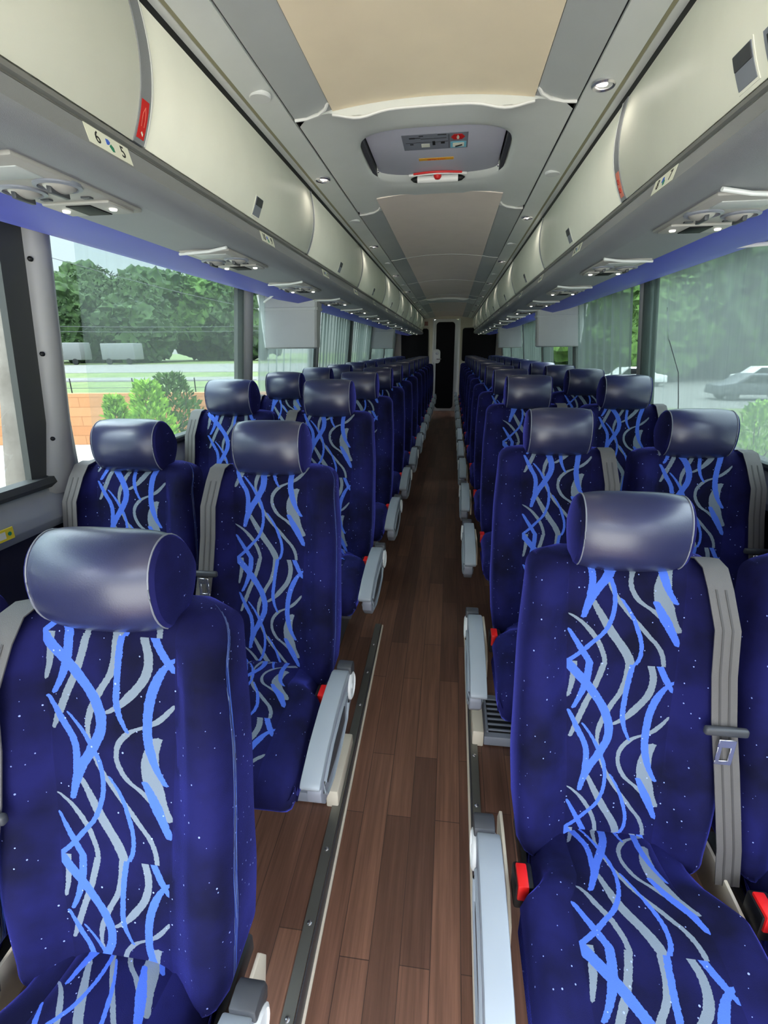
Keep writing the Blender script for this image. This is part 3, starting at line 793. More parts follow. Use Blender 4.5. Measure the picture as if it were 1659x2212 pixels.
# overhead service consoles
def console(sx, y, i):
    t = thing('service_console', 'overhead console with two air vents and reading lamps above %s row %s' % (SIDE[sx], ORD(i)), 'console', (sx*.70, y, 1.667), group='overhead service consoles')
    W = .084
    m = MB(); m.box(-W, W, .02, .37, -.007, .004, .005); m.obj('console_plate', CONS, t)
    m = MB(); m.tube([(-sx*(W+.01), -.02, -.004), (-sx*.03, -.004, -.010), (sx*(W+.005), .035, -.008)], .0045, 8); m.obj('edge_strip', PALE, t)
    m = MB(); m.box(-.055, .055, .06, .12, -.009, -.006, .002); m.obj('label_panel', CEILG2, t)
    for k, (vx, vy) in enumerate(((-sx*.044, .165), (sx*.047, .185))):
        m = MB(); m.disc((vx, vy, -.007), 0, 0, prof=[(.041, .003), (.041, -.003), (.034, -.005), (.032, .004), (.001, .004)], n=24); v = m.obj('air_vent', MGREY, t)
        m = MB(); m.ico((vx-sx*.004, vy, -.006), .029, 3, (1, 1, .5)); m.obj('vent_ball', CONS, v)
        m = MB(); m.box(vx-.006, vx+.004, vy-.024, vy+.024, -.025, -.008, .002); m.obj('vent_slot', DGREY, v)
    for vx in (-.045, .045):
        m = MB(); m.box(vx-.010, vx+.010, .235, .247, -.010, -.006, .001); m.obj('push_button', DGREY, t)
    m = MB(); m.box(-W+.008, W-.008, .262, .350, -.0125, -.006, .003); lp = m.obj('lamp_panel', CONS, t)
    m = MB(); m.box(-.028, .028, .270, .342, -.0145, -.012, .001); m.obj('dark_screen', BLACKG, lp)
    for vx in (-.055, .055):
        m = MB(); m.disc((vx, .306, -.0125), 0, 0, prof=[(.008, 0), (.007, -.003), (.001, -.004)], n=18); m.obj('reading_lamp', LENS, lp)
    return t
Lc = None
for sx, y0 in ((-1, .80), (1, 1.22)):
    base_c = console(sx, y0, 0)
    for i in range(1, 13):
        c = copy_tree(base_c); c.location = (sx*.70, y0+.8*i, 1.667)
        if y0+.8*i > 10.8: 
            pass
        c['label'] = 'overhead console with two air vents and reading lamps above %s row %s' % (SIDE[sx], ORD(i))

MONG = plastic('monitor_grey', (186, 187, 187), .5)
# drop-down monitor housings
def monitor(sx, y, lab):
    t = thing('monitor_housing', lab, 'monitor housing', (sx*.975, y, 1.375), group='grey overhead monitor housings')
    m = MB()
    def ringm(z, hx, y0, y1, r=.012): 
        return [(-hx+r, y0, z), (hx-r, y0, z), (hx, y0+r, z), (hx, y1-r, z), (hx-r, y1, z), (-hx+r, y1, z), (-hx, y1-r, z), (-hx, y0+r, z)]
    rows = [ringm(.0, .165, .015, .085), ringm(.008, .178, .0, .10), ringm(.10, .183, -.002, .11), ringm(.235, .190, -.004, .125)]
    m.grid(rows, cj=True, cap0=True, cap1=True); m.obj('screen_case', MONG, t)
    m = MB(); m.grid([ringm(.2345, .196, -.010, .135), ringm(.250, .200, -.014, .14), ringm(.252, .192, -.006, .135), ringm(.33, .20, -.014, .15)], cj=True, cap0=True, cap1=True)
    m.obj('mounting_collar', MONG, t)
    m = MB(); m.box(-.150, .150, .101, .112, .03, .21, .004); m.obj('dark_screen', BLACKG, t)
monitor(-1, 3.28, 'grey monitor housing hanging by the left windows, nearer one')
monitor(-1, 7.75, 'grey monitor housing hanging by the left windows, farther one')
monitor(1, 4.48, 'grey monitor housing hanging by the right windows, nearer one')
monitor(1, 8.05, 'grey monitor housing hanging by the right windows, farther one')

# ------------------------------------------------------------------ rear wall and toilet door
WALLC = plastic('cream_rear_wall', (205, 198, 176), .5)
mb = MB(); mb.box(-1.25, -.335, YR, YR+.05, -.1, 2.22); mb.box(.235, 1.25, YR, YR+.05, -.1, 2.22); mb.box(-.335, .235, YR, YR+.05, 1.985, 2.22)
struct(mb.obj('wall_back', WALLC))
def rrect(x0, x1, z0, z1, r, n=6):
    P = []
    for cx, cz, a0 in ((x1-r, z0+r, -PI/2), (x1-r, z1-r, 0), (x0+r, z1-r, PI/2), (x0+r, z0+r, PI)):
        for k in range(n+1): a = a0+PI/2*k/n; P.append((cx+r*math.cos(a), cz+r*math.sin(a)))
    return P
d = bpy.data.objects.new('door_1', None); C.objects.link(d); d['kind'] = 'structure'; d.location = (-.05, YR-.0, 0)
mb = MB(); mb.prism([(-.285, .0), (.262, 0), (.272, 1.93), (.255, 1.975), (.2, 1.988), (-.2, 1.988), (-.255, 1.975), (-.285, 1.93)], 'y', -.03, .03, .006); mb.obj('door_leaf', PALE, d)
mb = MB(); mb.prism(rrect(-.215, .195, .06, 1.93, .07), 'y', -.042, -.031); mb.obj('door_panel', BLACKG, d)
mb = MB(); mb.prism(rrect(-.29, -.115, 1.06, 1.36, .065), 'y', -.05, -.030, .004); lk = mb.obj('lock_plate', WPLAST, d)
mb = MB(); mb.tube([(-.19, -.05, 1.15), (-.19, -.085, 1.15), (-.09, -.095, 1.15)], .011, 8); mb.obj('door_handle', STEEL, lk)
mb = MB(); mb.disc((-.19, -.05, 1.27), 0, 0, axis='y', prof=[(.03, 0), (.03, -.01), (.001, -.014)], n=16); mb.obj('lock_disc', STEEL, lk)
mb = MB(); mb.box(-.345, -.315, YR-.05, YR, 0, 2.0, .008); mb.box(.215, .26, YR-.07, YR, 0, 2.0, .01); struct(mb.obj('trim_7', WPLAST))
for sx, x0, x1, z0 in ((-1, -1.05, -.44, 1.05), (1, .315, 1.05, 1.10)):
    mb = MB(); mb.prism(rrect(x0, x1, z0, 1.80, .05), 'y', YR-.02, YR-.001)
    tag(mb.obj('dark_partition_panel', BLACKG), 'black rounded panel on the rear wall %s of the toilet door' % SIDE[sx], 'panel')
mb = MB(); mb.box(-.60, -.455, YR-.012, YR-.001, 1.86, 1.945, .002); tag(mb.obj('exit_sign', plastic('dull_red_sign', (130, 84, 70), .5)), 'small dull red sign high on the rear wall left of the door', 'sign')

# ------------------------------------------------------------------ coach seats
def build_seat(sx, aisle):
    """sx -1 = left pair. local: origin on the platform below the headrest front; +y to the rear."""
    t = thing('coach_seat', 'x', 'seat')
    o_ = sx                      # outer (window) direction
    # --- backrest
    mb = MB(); P = []; UV = []
    def yfront(z): return -.108+(z-.47)*.205-.010*math.sin(PI*min(1, max(0, (z-.47)/.33)))
    def hwid(z): return .205+.012*smooth(.40, .62, z)-.012*smooth(.85, 1.1, z)
    def hpan(z): return .098+.024*smooth(.45, 1.08, z)
    ztop, zbot = 1.105, .405; r = .045
    lv = []
    for k in range(6): a = PI/2*(1-k/6); lv.append((zbot+r*(1-math.sin(a)), r*(1-math.cos(a))))
    zs = [zbot+r+(ztop-zbot-2*r)*i/34 for i in range(35)]
    lv += [(z, 0) for z in zs]
    for k in range(1, 8): a = PI/2*k/7.3; lv.append((ztop-r+r*math.sin(a), r*(1-math.cos(a))))
    NX = 40
    for z, q in lv:
        hw = hwid(z)-q*1.1; th = .125-1.4*q+.03*smooth(.9, .5, z); yf = yfront(z)+q*.8
        bol = .040*smooth(1.12, 1.02, z)*1.0
        row = []; uvr = []
        cre = .0045*(math.exp(-((z-.80)/.0035)**2)+math.exp(-((z-.635)/.0035)**2))
        er = .042
        for i in range(NX+1):
            x = -hw+2*hw*(i/NX)
            ax = abs(x); e = 0
            if ax > hw-er: dd = ax-(hw-er); e = er-math.sqrt(max(0, er*er-dd*dd))
            b = bol*smooth(hpan(z)-.005, .175, ax)
            g = .004*math.exp(-((ax-hpan(z)-.002)/.0035)**2)+.0035*math.exp(-((ax-(hw-.040))/.003)**2)
            row.append((x, yf-b+e+g+(cre if ax < hpan(z) else 0)-.004*math.cos(min(1, ax/.1)*PI/2)*0, z))
            uvr.append((x/hpan(z)*.5+.5, -(z-.4)/.40))
        for i in range(9):
            x = hw-2*hw*(i/8); ax = abs(x); e = 0
            if ax > hw-.03: e = .03*(1-0)*((ax-(hw-.03))/.03)**2
            row.append((x*.99, yf+th-e, z)); uvr.append((-5, 0))
        P.append(row); UV.append(uvr)
    mb.grid(P, cj=True, cap0=True, cap1=True, uv=UV)
    back = mb.obj('backrest', PAT, t)
    # --- headrest: leather roll with velvet ends
    hx = .105; zc = 1.166
    def hprof(k, n, sc=1.0):
        a = 2*PI*k/n; c, s_ = math.cos(a), math.sin(a)
        if c < 0: y = .060+.068*c*sc; z = .089*s_*sc*(abs(s_)**-.12 if abs(s_) > .02 else 1)
        else: y = .060+.082*c*sc; z = .089*math.copysign(abs(s_)**1.45, s_)*sc
        return y, zc+z
    mb = MB(); n = 40; P = []
    for (x, sc) in [(-hx+2*hx*i/22, 1-.085*abs(2*i/22-1)**4) for i in range(23)]:
        row = []
        for k in range(n):
            y, z = hprof(k, n, sc); fr = smooth(.07, -.01, y)
            row.append((x, y-.016*fr*(1-(x/hx)**2), z))
        P.append(row)
    mb.grid(P, cj=True); head = mb.obj('headrest', LEA, t)
    for d_ in (-1, 1):
        mb = MB(); P = []
        for (x, sc) in ((hx-.001, .918), (hx+.004, .905), (hx+.009, .85), (hx+.011, .7), (hx+.013, .35), (hx+.0135, .03)):
            P.append([(d_*x, *hprof(k, n, sc)) for k in range(n)])
        mb.grid(P, cj=True, cap1=True); mb.obj('headrest_side', FAB, head)
        mb = MB(); pts = [(d_*(hx+.0005), *hprof(k, n, .920)) for k in range(n+1)]
        mb.tube(pts, .0016, 5); mb.obj('piping', MGREY, head)
    # --- seat cushion
    mb = MB(); prof = []
    y0c, y1c = -.06, -.575
    pts = [(-.04, .375), (-.04, .42), (-.06, .462), (-.10, .476)]
    for i in range(1, 13): u_ = i/13; pts.append((lerp(-.10, -.50, u_), .476+.022*math.sin(PI*u_*.9)))
    for k in range(0, 9): a = PI/2*k/8; pts.append((-.50-.078*math.sin(a), .408+.078*math.cos(a)))
    pts += [(-.578, .40), (-.565, .380), (-.53, .372), (-.3, .370), (-.10, .370)]
    arc = [0]
    for i in range(1, len(pts)): arc.append(arc[-1]+math.dist(pts[i], pts[i-1]))
    cy, cz = -.3, .425; P = []; UV = []
    NX = 36; hw0 = .222
    for i in range(NX+1):
        th_ = -PI/2+PI*i/NX
        f = i/NX; x = -hw0+2*hw0*f; ax = abs(x); q = 0
        if ax > hw0-.035: dd = (ax-(hw0-.035))/.035; q = .035*(1-math.sqrt(max(0, 1-dd*dd)))
        row = []; uvr = []
        for (y, z), s_ in zip(pts, arc):
            xs = x*(1-.22*smooth(-.29, -.23, y))
            dy = cy-y; dz = cz-z; ll = math.hypot(dy, dz) or 1
            yy = y+dy/ll*q*.6; zz = z+(dz/abs(dz) if dz else 0)*q
            if z > .44: zz += .014*smooth(.11, .17, ax)*(1-smooth(hw0-.03, hw0, ax))*smooth(-.55, -.45, y)
            if z > .44: zz -= .004*math.exp(-((ax-.125)/.004)**2)
            if z > .40: zz -= .045*smooth(.07, .20, ax)*smooth(-.27, -.14, y)
            zz -= (.004 if z > .44 else 0)*math.exp(-((y+.30)/.006)**2)
            row.append((xs, yy, zz)); uvr.append((x/.25+.5, (s_)/.40+.1))
        P.append(row); UV.append(uvr)
    mb.grid(P, cj=True, cap0=True, cap1=True, uv=UV)
    mb.obj('seat_cushion', PAT, t)
    # --- base frame and legs
    mb = MB(); mb.box(-.19, .19, -.50, .02, .325, .372, .008); mb.obj('seat_frame', DGREY, t)
    for lx in (-.06*o_, .14*o_):
        mb = MB(); mb.prism([(-.30, .33), (.0, .33), (-.02, .02), (-.26, .02)], 'x', lx-.014, lx+.014, .004)
        mb.obj('leg', DGREY, t)
    # side bracket by the recliner
    mb = MB(); mb.prism([(-.30, .335), (-.29, .40), (-.24, .43), (-.10, .44), (-.05, .44), (-.03, .40), (-.05, .335)], 'x', *sorted((-o_*.232, -o_*.240)), .002); mb.obj('side_bracket', CAPC, t)
    # --- belt on the window side
    bx = o_*.180
    mb = MB()
    path = [(o_*.165, .085, 1.100), (o_*.168, .050, 1.112), (o_*.170, .014, 1.106), (o_*.172, -.018, 1.072), (bx, yfront(1.0)-.060, 1.0), (o_*.186, yfront(.9)-.054, .90), (o_*.195, yfront(.8)-.054, .80), (o_*.207, yfront(.70)-.052, .70), (o_*.220, yfront(.60)-.050, .60), (o_*.232, yfront(.52)-.050, .52), (o_*.242, -.155, .45), (o_*.245, -.158, .42)]
    mb.strip(path, (1, 0, -.0), .050, .0025)
    bl = mb.obj('seat_belt', BELT, t)
    for dx in (-.009, .009):
        mb = MB(); mb.strip([(p[0]+dx, p[1]-.0019, p[2]+.0005) for p in path[3:]], (1, 0, 0), .0040, .0008); mb.obj('webbing_rib', RIB, bl)
    zz = .79; px = lerp(path[6][0], path[5][0], 0); py = yfront(zz)-.059
    mb = MB(); mb.box(px-.043, px+.043, py-.012, py+.003, zz-.010, zz+.010, .006, 3); mb.obj('belt_slider', DGREY, bl)
    mb = MB(); 
    tz = zz-.010
    for (a, b, c, d_) in ((-.017, .017, -.020, .0), (-.017, -.008, -.055, -.018), (.008, .017, -.055, -.018), (-.017, .017, -.064, -.053)):
        mb.box(px+a, px+b, py-.019, py-.016, tz+c, tz+d_, .001, 1)
    mb.obj('belt_tongue', STEEL, bl)
    # --- buckle on the aisle side
    kx = -o_*.208
    mb = MB(); mb.box(kx-.020, kx+.020, -.262, -.205, .415, .482, .006); bk = mb.obj('buckle', BLACK, t)
    mb = MB(); a, b = (kx-.015, kx+.008) if sx > 0 else (kx-.008, kx+.015)
    mb.box(a, b, -.266, -.214, .446, .489, .003); mb.obj('red_button', RED, bk)
    # --- aisle armrest
    if aisle:
        ac = -o_*(.264 if sx < 0 else .288); h = .026; po_ = o_*.008
        mb = MB()
        body = []
        top = [(-.14, .505), (-.20, .512), (-.27, .512), (-.36, .500), (-.46, .478), (-.535, .452)]
        bot = [(-.548, .43), (-.545, .40), (-.51, .366), (-.44, .352), (-.34, .362), (-.24, .385), (-.17, .40), (-.135, .425), (-.125, .46)]
        mb.prism(top+bot, 'x', ac-h*.72, ac+h*.72, .005); ar = mb.obj('armrest', MGREY, t)
        mb = MB(); po = [(-.175, .518), (-.20, .528), (-.27, .530), (-.36, .520), (-.46, .497), (-.545, .463), (-.556, .452), (-.548, .438), (-.46, .470), (-.36, .492), (-.27, .501), (-.18, .502)]
        mb.prism(po, 'x', ac+po_-h, ac+po_+h, .005); mb.obj('armrest_pad', ARMG, ar)
        mb = MB(); mb.prism([(-.125, .50), (-.130, .522), (-.145, .530), (-.178, .529), (-.178, .49), (-.13, .48)], 'x', ac-h*.9, ac+h*.9, .004); mb.obj('armrest_rear_cap', DGREY, ar)
        for fd in (-1, 1):
            xf = ac+fd*h*.72
            mb = MB(); lp_ = [(-.24, .485), (-.33, .486), (-.43, .470), (-.515, .437), (-.525, .415), (-.50, .383), (-.44, .370), (-.34, .380), (-.25, .402), (-.225, .44)]
            mb.tube([(xf+fd*.001, a, b) for a, b in lp_+lp_[:1]], .005, 6); mb.obj('armrest_rim', ARMG, ar)
            mb = MB(); mb.prism([(-.27, .462), (-.40, .452), (-.49, .422), (-.49, .408), (-.40, .402), (-.28, .418)], 'x', *sorted((xf-fd*.001, xf+fd*.0025))); mb.obj('side_inset', DGREY, ar)
            mb = MB(); mb.disc((xf, -.175, .462), 0, 0, axis='x', prof=[(.042, -fd*.002), (.042, fd*.006), (.036, fd*.009), (.034, fd*.005), (.010, fd*.005), (.008, fd*.008), (.001, fd*.008)], n=24); mb.obj('pivot_disc', PALE, ar)
    # belt wear marks only on the window side are left plain
    return t
for sx, y0, off in ((-1, .628, [-.151, -.081]), (1, 1.007, [-.167, -.077])):
    for aisle, xc in ((True, .482), (False, .957)):
        if sx < 0: xc = {True: .479, False: .958}[aisle]
        proto = build_seat(sx, aisle)
        for k in range(0, 13):
            o = proto if k == 0 else copy_tree(proto)
            o.location = (sx*xc, y0+.8*k, (off[k] if k < 2 else 0)-.018)
            if (k == 0 or k == 1):
                pass
            row = ORD(k) if k else 'nearest'
            if k == 12: row = 'rearmost'
            o['label'] = 'navy coach seat with blue leather headrest, %s row, %s side %s' % (row, SIDE[sx], 'next to the aisle' if aisle else 'against the windows')
            o['group'] = 'patterned navy coach seats'

# ------------------------------------------------------------------ outside
GZ = -1.5
Rv = Vector((.9914, .1307, 0)); Fv = Vector((-.1307, .9914, 0))
gm = noisy('gravel_ground', (150, 146, 134), (184, 180, 166), 3)
grassm = noisy('mown_grass', (66, 84, 40), (100, 112, 62), .8)
asph = noisy('pale_asphalt', (92, 92, 88), (110, 108, 102), 2)
leaf = [noisy('leaves_dark', (18, 34, 14), (60, 88, 36), 2.2), noisy('leaves_mid', (30, 54, 18), (84, 118, 44), 2.0), noisy('leaves_light', (70, 118, 26), (158, 196, 70), 5)]
bark = noisy('bark', (60, 50, 40), (96, 84, 70), 6)
mb = MB(); mb.box(-160, 160, -60, 240, GZ-.1, GZ); struct(mb.obj('ground', gm))
def strip_ob(name, a, b, w0, w1, z, mat, label, cat):   # quad aligned with the wall direction
    mb = MB(); P = []
    for v in (w0, w1):
        P.append([tuple((Rv*u+Fv*v)+Vector((0, 0, z))) for u in (a, b)])
    P2 = [[(x, y, z_-1.6) for x, y, z_ in r] for r in P]
    mb.grid([P[0], P[1], P2[1], P2[0]], ci=True); o = mb.obj(name, mat, flat=True)
    return tag(o, label, cat, kind='structure')
WD = 15.7
strip_ob('terrace', -120, -3, WD+.25, 230, .10, grassm, 'green lawn terrace behind the orange wall', 'lawn')
strip_ob('road', -120, -3, WD+6.5, WD+10, .115, asph, 'pale road crossing the lawn outside the left windows', 'road')
strip_ob('road', -120, -3, WD+16, WD+36, .115, asph, 'pale parking lot before the tree line outside left', 'parking lot')
s = NT('orange_block_wall'); br = s.n('ShaderNodeTexBrick'); s.put(br.inputs['Vector'], s.mapping(s.coord(), rot=(PI/2, 0, 0)))
for k, v in (('Scale', 1.0), ('Mortar Size', .012), ('Brick Width', 2.4), ('Row Height', .30)): br.inputs[k].default_value = v
br.inputs['Color1'].default_value = (*lin(172, 118, 80), 1); br.inputs['Color2'].default_value = (*lin(182, 128, 90), 1); br.inputs['Mortar'].default_value = (*lin(150, 102, 68), 1)
s.bsdf(Base_Color=br.outputs[0], Roughness=.9)
mb = MB(); mb.box(-60, -3, 0, .25, 0, 1.62); w = mb.obj('retaining_wall', s.m, flat=True)
w.location = Fv*WD+Vector((0, 0, GZ)); w.rotation_euler = (0, 0, math.atan2(.1307, .9914)); tag(w, 'long orange block retaining wall outside the left windows', 'wall')
# fence on top of wall
ft = thing('metal_fence', 'low dark wire fence along the top of the orange wall', 'fence', Fv*(WD+.4)+Vector((0, 0, .10)), math.atan2(.1307, .9914))
u = -40
while u < -4:
    mb = MB(); mb.tube([(u, 0, 0), (u, 0, .46)], .018, 6); mb.obj('fence_post', BLACK, ft); u += 2.0
for z in (.16, .38):
    mb = MB(); mb.tube([(-40, 0, z), (-4, 0, z)], .008, 4); mb.obj('fence_rail', DGREY, ft)
def tree(loc, h, w_, mat, seed, label, grp, cat='tree', name='tree', trunk=True):
    t = thing(name, label, cat, loc, 0, grp)
    rr = random.Random(seed)
    if trunk:
        mb = MB(); mb.tube([(0, 0, 0), (.1, 0, h*.3), (0, .1, h*.6)], [w_*.05, w_*.04, w_*.02], 8); mb.obj('trunk', bark, t)
    mb = MB()
    for k in range(16):
        a = rr.uniform(0, 2*PI); rad = rr.uniform(.1, .38)*w_; z = h*rr.uniform(.35 if trunk else .2, .86)
        mb.ico((math.cos(a)*rad, math.sin(a)*rad, z), w_*rr.uniform(.16, .27), 4, (1, 1, rr.uniform(.7, 1)), .45, seed+k)
    mb.ico((0, 0, h*.55), w_*.36, 4, (1, 1, 1.1*h/w_*.9 if h > w_ else .9), .4, seed)
    # loose leaf sprays for a ragged outline
    for k in range(900):
        a = rr.uniform(0, 2*PI); el = rr.uniform(-.5, 1.4); d_ = rr.uniform(.42, .56)
        c = Vector((math.cos(a)*math.cos(el)*w_*d_, math.sin(a)*math.cos(el)*w_*d_, h*.56+math.sin(el)*h*.46*rr.uniform(.8, 1.05)))
        q = [c+Vector([rr.uniform(-1, 1) for _ in range(3)])*w_*.035 for _ in range(3)]
        vs = [mb.b.verts.new(p) for p in q]; mb.b.faces.new(vs)
    mb.obj('crown', mat, t)
    return t
protos = [tree((0, 0, 0), 10, 9, leaf[i % 2], 11+i*5, 'x', 'trees beyond the left windows') for i in range(3)]
spots = [(-96, 66, 1.0), (-88, 72, 1.1), (-80, 70, 1.05), (-72, 66, .98), (-66, 72, 1.15), (-58, 68, 1.05), (-51, 70, 1.12), (-44, 66, .98), (-38, 70, 1.06), (-31, 66, .95), (-25, 72, 1.1), (-18, 70, 1.0), (-62, 60, .8), (-47, 60, .78), (-36, 61, .82), (-100, 56, 1.1), (-112, 60, 1.1), (-28, 60, .8), (-74, 59, .72)]
for i, (u, v, s_) in enumerate(spots):
    o = protos[i] if i < 3 else copy_tree(protos[i % 3])
    o.location = Rv*u+Fv*v+Vector((0, 0, .1-2.2*s_)); o.scale = (1.15*s_, 1.15*s_, 1.30*s_); o.rotation_euler = (0, 0, i*1.3)
    o['label'] = ['dense dark green tree in the tree line beyond the left windows', 'mid green bushy tree in the tree line beyond the left windows', 'broad dark tree in the tree line beyond the left windows'][i % 3]
# low pale buildings / trailers at the foot of the trees
for i, (u, w_, h_) in enumerate(((-46, 5.5, 2.0), (-37.5, 3.2, 1.7), (-32.5, 3.4, 1.7), (-27, 3.4, 1.6), (-60, 4, 1.6))):
    t = thing('white_trailer', 'pale box trailer parked before the trees, %s from the left' % ORD(i), 'trailer', Rv*u+Fv*53+Vector((0, 0, .12)), math.atan2(.1307, .9914), 'trailers parked before the trees')
    mb = MB(); mb.box(-w_/2, w_/2, -1, 1, .45, .45+h_, .08); mb.obj('trailer_body', plastic('faded_grey_paint', (112, 114, 112), .6), t)
    for k in (-1, 1):
        mb = MB(); mb.disc((k*w_*.3, -1.02, .3), 0, 0, axis='y', prof=[(.3, 0), (.3, .2)], n=16); mb.obj('wheel', BLACK, t)
t = thing('lamp_post', 'thin dark post standing on the far lawn', 'post', Rv*(-27)+Fv*37+Vector((0, 0, .1)))
mb = MB(); mb.tube([(0, 0, 0), (0, 0, 3.0)], .06, 8); mb.obj('pole', DGREY, t); mb = MB(); mb.box(-.25, .25, -.1, .1, 3.0, 3.2, .03); mb.obj('lamp_head', DGREY, t)
def bush(loc, h, w_, mat, seed, label, name='bush'):
    t = thing(name, label, 'bush', loc); rr = random.Random(seed)
    mb = MB()
    for k in range(1500):
        z = h*rr.random()**.8; rad = w_*.5*(1-.55*z/h)*math.sqrt(rr.random())*(.6+.4*math.sin(z/h*PI))
        a = rr.uniform(0, 2*PI); c = Vector((math.cos(a)*rad, math.sin(a)*rad, z))
        d = Vector((math.cos(a)*.5+rr.uniform(-.5, .5), math.sin(a)*.5+rr.uniform(-.5, .5), rr.uniform(.2, 1))).normalized()
        sd = d.cross(Vector((rr.uniform(-1, 1), rr.uniform(-1, 1), .3))).normalized()
        l = .12*h**.5; 
        vs = [mb.b.verts.new(p) for p in (c, c+d*l*.5+sd*l*.2, c+d*l, c+d*l*.5-sd*l*.2)]; mb.b.faces.new(vs)
    mb.obj('foliage', mat, t)
    mb = MB()
    for k in range(5): a = k*1.256; mb.tube([(0, 0, 0), (math.cos(a)*w_*.15, math.sin(a)*w_*.15, h*.5), (math.cos(a)*w_*.22, math.sin(a)*w_*.22, h*.85)], .012, 5)
    mb.obj('stems', bark, t)
bush((-7.5, 11.7, GZ), 2.1, 1.5, leaf[2], 3, 'bright yellow green bush before the orange wall')
bush((-7.5, 10.4, GZ), 1.85, .9, leaf[2], 5, 'small bright green sapling left of the larger bush')
bush((-7.9, 13.5, GZ), 2.2, 2.2, leaf[1], 8, 'loose flowering shrub at the right end of the orange wall')
bush((-7.6, 5.6, GZ), .9, 1.2, leaf[2], 12, 'low green weeds outside the nearest left window')
# right side
tr = [(22, 52, 1.15), (30, 56, 1.3), (38, 52, 1.1), (46, 50, 1.25), (15, 62, 1.2), (54, 44, 1.2), (26, 66, 1.4), (60, 36, 1.1), (36, 44, .8), (66, 26, 1.2), (70, 14, 1.2), (8, 66, 1.3), (50, 62, 1.4), (18, 48, .8)]
for i, (x, y, s_) in enumerate(tr):
    o = copy_tree(protos[i % 3]); o.location = (x, y, GZ-2.6*s_); o.scale = (1.25*s_, 1.25*s_, 1.35*s_); o.rotation_euler = (0, 0, i*2.1)
    o['group'] = 'trees beyond the right windows'; o['label'] = ['dense dark tree across the road beyond the right windows', 'mid green bushy tree across the road beyond the right windows', 'broad dark tree across the road beyond the right windows'][i % 3]
mb = MB(); mb.box(-2, 120, 26, 90, GZ, GZ+.02); tag(mb.obj('road', asph), 'pale road crossing outside the right windows', 'road', kind='structure')
mb = MB(); mb.box(3, 90, 8, 26, GZ, GZ+.012); tag(mb.obj('lawn', grassm), 'green verge outside the right windows', 'lawn', kind='structure')
def car(loc, rz, mat, lab):
    t = thing('parked_car', lab, 'car', loc, rz)
    mb = MB(); mb.prism([(-2.2, .35), (-2.2, .8), (-1.5, .92), (-.9, 1.42), (.7, 1.45), (1.4, .98), (2.2, .85), (2.25, .35)], 'y', -.85, .85, .06); mb.obj('car_body', mat, t)
    mb = MB(); mb.prism([(-1.25, .95), (-.8, 1.36), (.62, 1.38), (1.15, .98)], 'y', -.87, .87, .02); mb.obj('car_windows', BLACKG, t)
    for a in (-1.4, 1.4):
        for b in (-.8, .65):
            mb = MB(); mb.disc((a, b, .32), 0, 0, axis='y', prof=[(.32, 0), (.32, .18)], n=18); mb.obj('wheel', BLACK, t)
car((14, 41, GZ), .1, WPLAST, 'white car parked beyond the right windows, farthest to the left')
car((33, 44, GZ), .0, REDST, 'red car parked beyond the right windows')
car((24, 42, GZ), -.1, WPLAST, 'white car parked beyond the right windows, near the middle of the car park')
car((17, 30.5, GZ), 3.1, DGREY, 'dark grey car on the road beyond the right windows')
bush((9.6, 14.0, GZ), 2.6, 3.0, leaf[2], 21, 'bright green shrub outside the nearest right window')
bush((7.4, 12.5, GZ), 1.6, 2.2, leaf[2], 22, 'low bright shrub nearer the right side of the coach')
POLEX, POLEY = -4.0, 4.35
# overhead lines
pl = thing('utility_pole', 'grey leaning timber pole outside the nearest left window', 'utility pole', (-4.0, 3.68, GZ))
mb = MB(); mb.tube([(0, 0, 0), (0, 1.5, 7)], .115, 12); mb.obj('pole', noisy('weathered_timber', (98, 90, 82), (128, 120, 112), 4), pl)
for i, (a, b) in enumerate((((-60, 20, 4.6), (-9, 62, 4.4)), ((-60, 18, 4.2), (-9, 62, 3.9)), ((-32, 14, 10.5), (-20, 60, 5.5)))):
    a = Vector(a); b = Vector(b); mb = MB(); mb.tube([a.lerp(b, k/12)-Vector((0, 0, 1.0*math.sin(PI*k/12))) for k in range(13)], .02, 4)
    tag(mb.obj('overhead_wire', DGREY), ['upper of the two level overhead wires outside left', 'lower of the two level overhead wires outside left', 'steep overhead wire crossing the sky outside left'][i], 'wire')

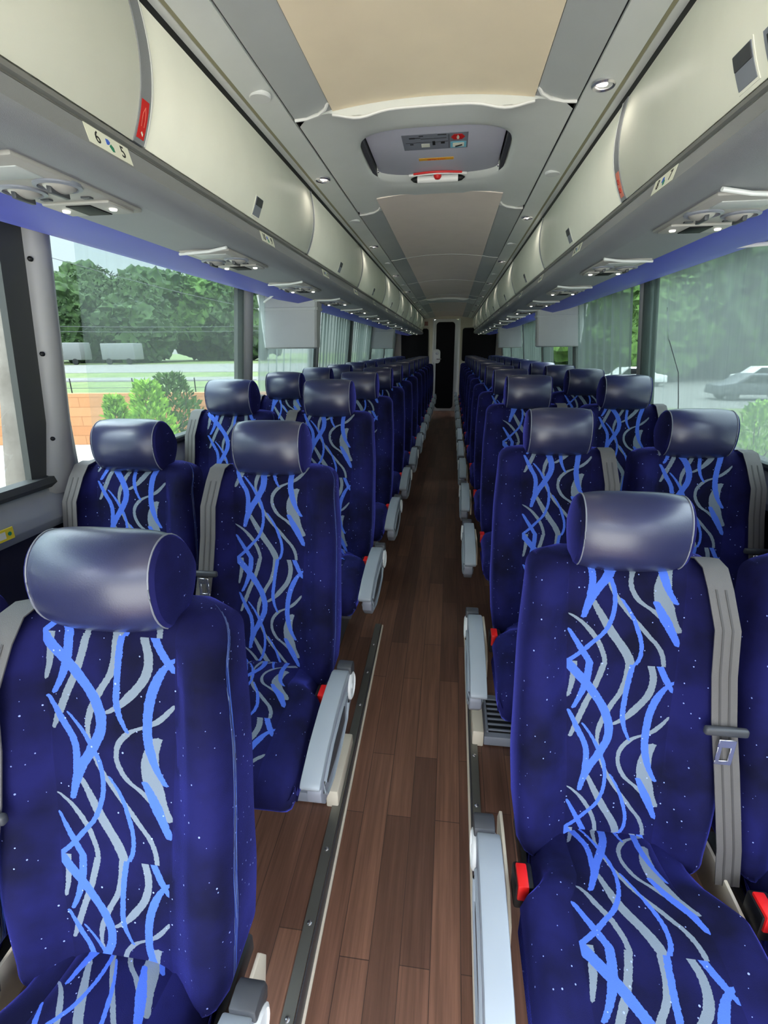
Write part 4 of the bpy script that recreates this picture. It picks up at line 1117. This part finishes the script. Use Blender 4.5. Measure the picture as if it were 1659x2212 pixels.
# ------------------------------------------------------------------ world, lights, camera
w = bpy.data.worlds.new('World'); sc.world = w; w.use_nodes = True; nt = w.node_tree; nt.nodes.clear()
o = nt.nodes.new('ShaderNodeOutputWorld'); bg = nt.nodes.new('ShaderNodeBackground')
tc = nt.nodes.new('ShaderNodeTexCoord'); sp = nt.nodes.new('ShaderNodeSeparateXYZ'); rp = nt.nodes.new('ShaderNodeValToRGB')
nt.links.new(tc.outputs['Generated'], sp.inputs[0]); nt.links.new(sp.outputs[2], rp.inputs[0])
e = rp.color_ramp.elements
while len(e) < 4: e.new(.5)
for el, (p, c, k) in zip(e, ((0, (236, 240, 240), .125), (.22, (214, 228, 240), .16), (.55, (225, 233, 245), .8), (1, (235, 240, 250), 1.0))):
    el.position = p; el.color = (*[v*k for v in lin(*c)], 1)
nt.links.new(rp.outputs[0], bg.inputs[0]); bg.inputs[1].default_value = 7.0     # bright overcast, brightest overhead
nt.links.new(bg.outputs[0], o.inputs[0])
sun = bpy.data.lights.new('sun', 'SUN'); sun.energy = 1.0; sun.angle = math.radians(12); so = bpy.data.objects.new('sun', sun); C.objects.link(so)
so.rotation_euler = (math.radians(38), math.radians(-22), 0)

cam = bpy.data.cameras.new('camera'); co = bpy.data.objects.new('camera', cam); C.objects.link(co); sc.camera = co
r_ = Vector((0.99139315, 0.13069494, -0.00764622)); u_ = Vector((-0.03424766, 0.31527189, 0.94838322)); w_ = Vector((-0.12635952, 0.93995876, -0.31703439))
M = Matrix(((r_.x, u_.x, -w_.x, .083), (r_.y, u_.y, -w_.y, 0), (r_.z, u_.z, -w_.z, 1.365), (0, 0, 0, 1)))
co.matrix_world = M
cam.sensor_fit = 'HORIZONTAL'; cam.sensor_width = 36; cam.lens = 36*1050/1659; cam.clip_start = .02; cam.clip_end = 500
sc.view_settings.view_transform = 'Standard'; sc.view_settings.look = 'None'; sc.view_settings.gamma = 1; sc.view_settings.use_curve_mapping = False
sc.view_settings.exposure = 1.65
sc.cycles.max_bounces = 10; sc.cycles.diffuse_bounces = 6; sc.cycles.transparent_max_bounces = 16
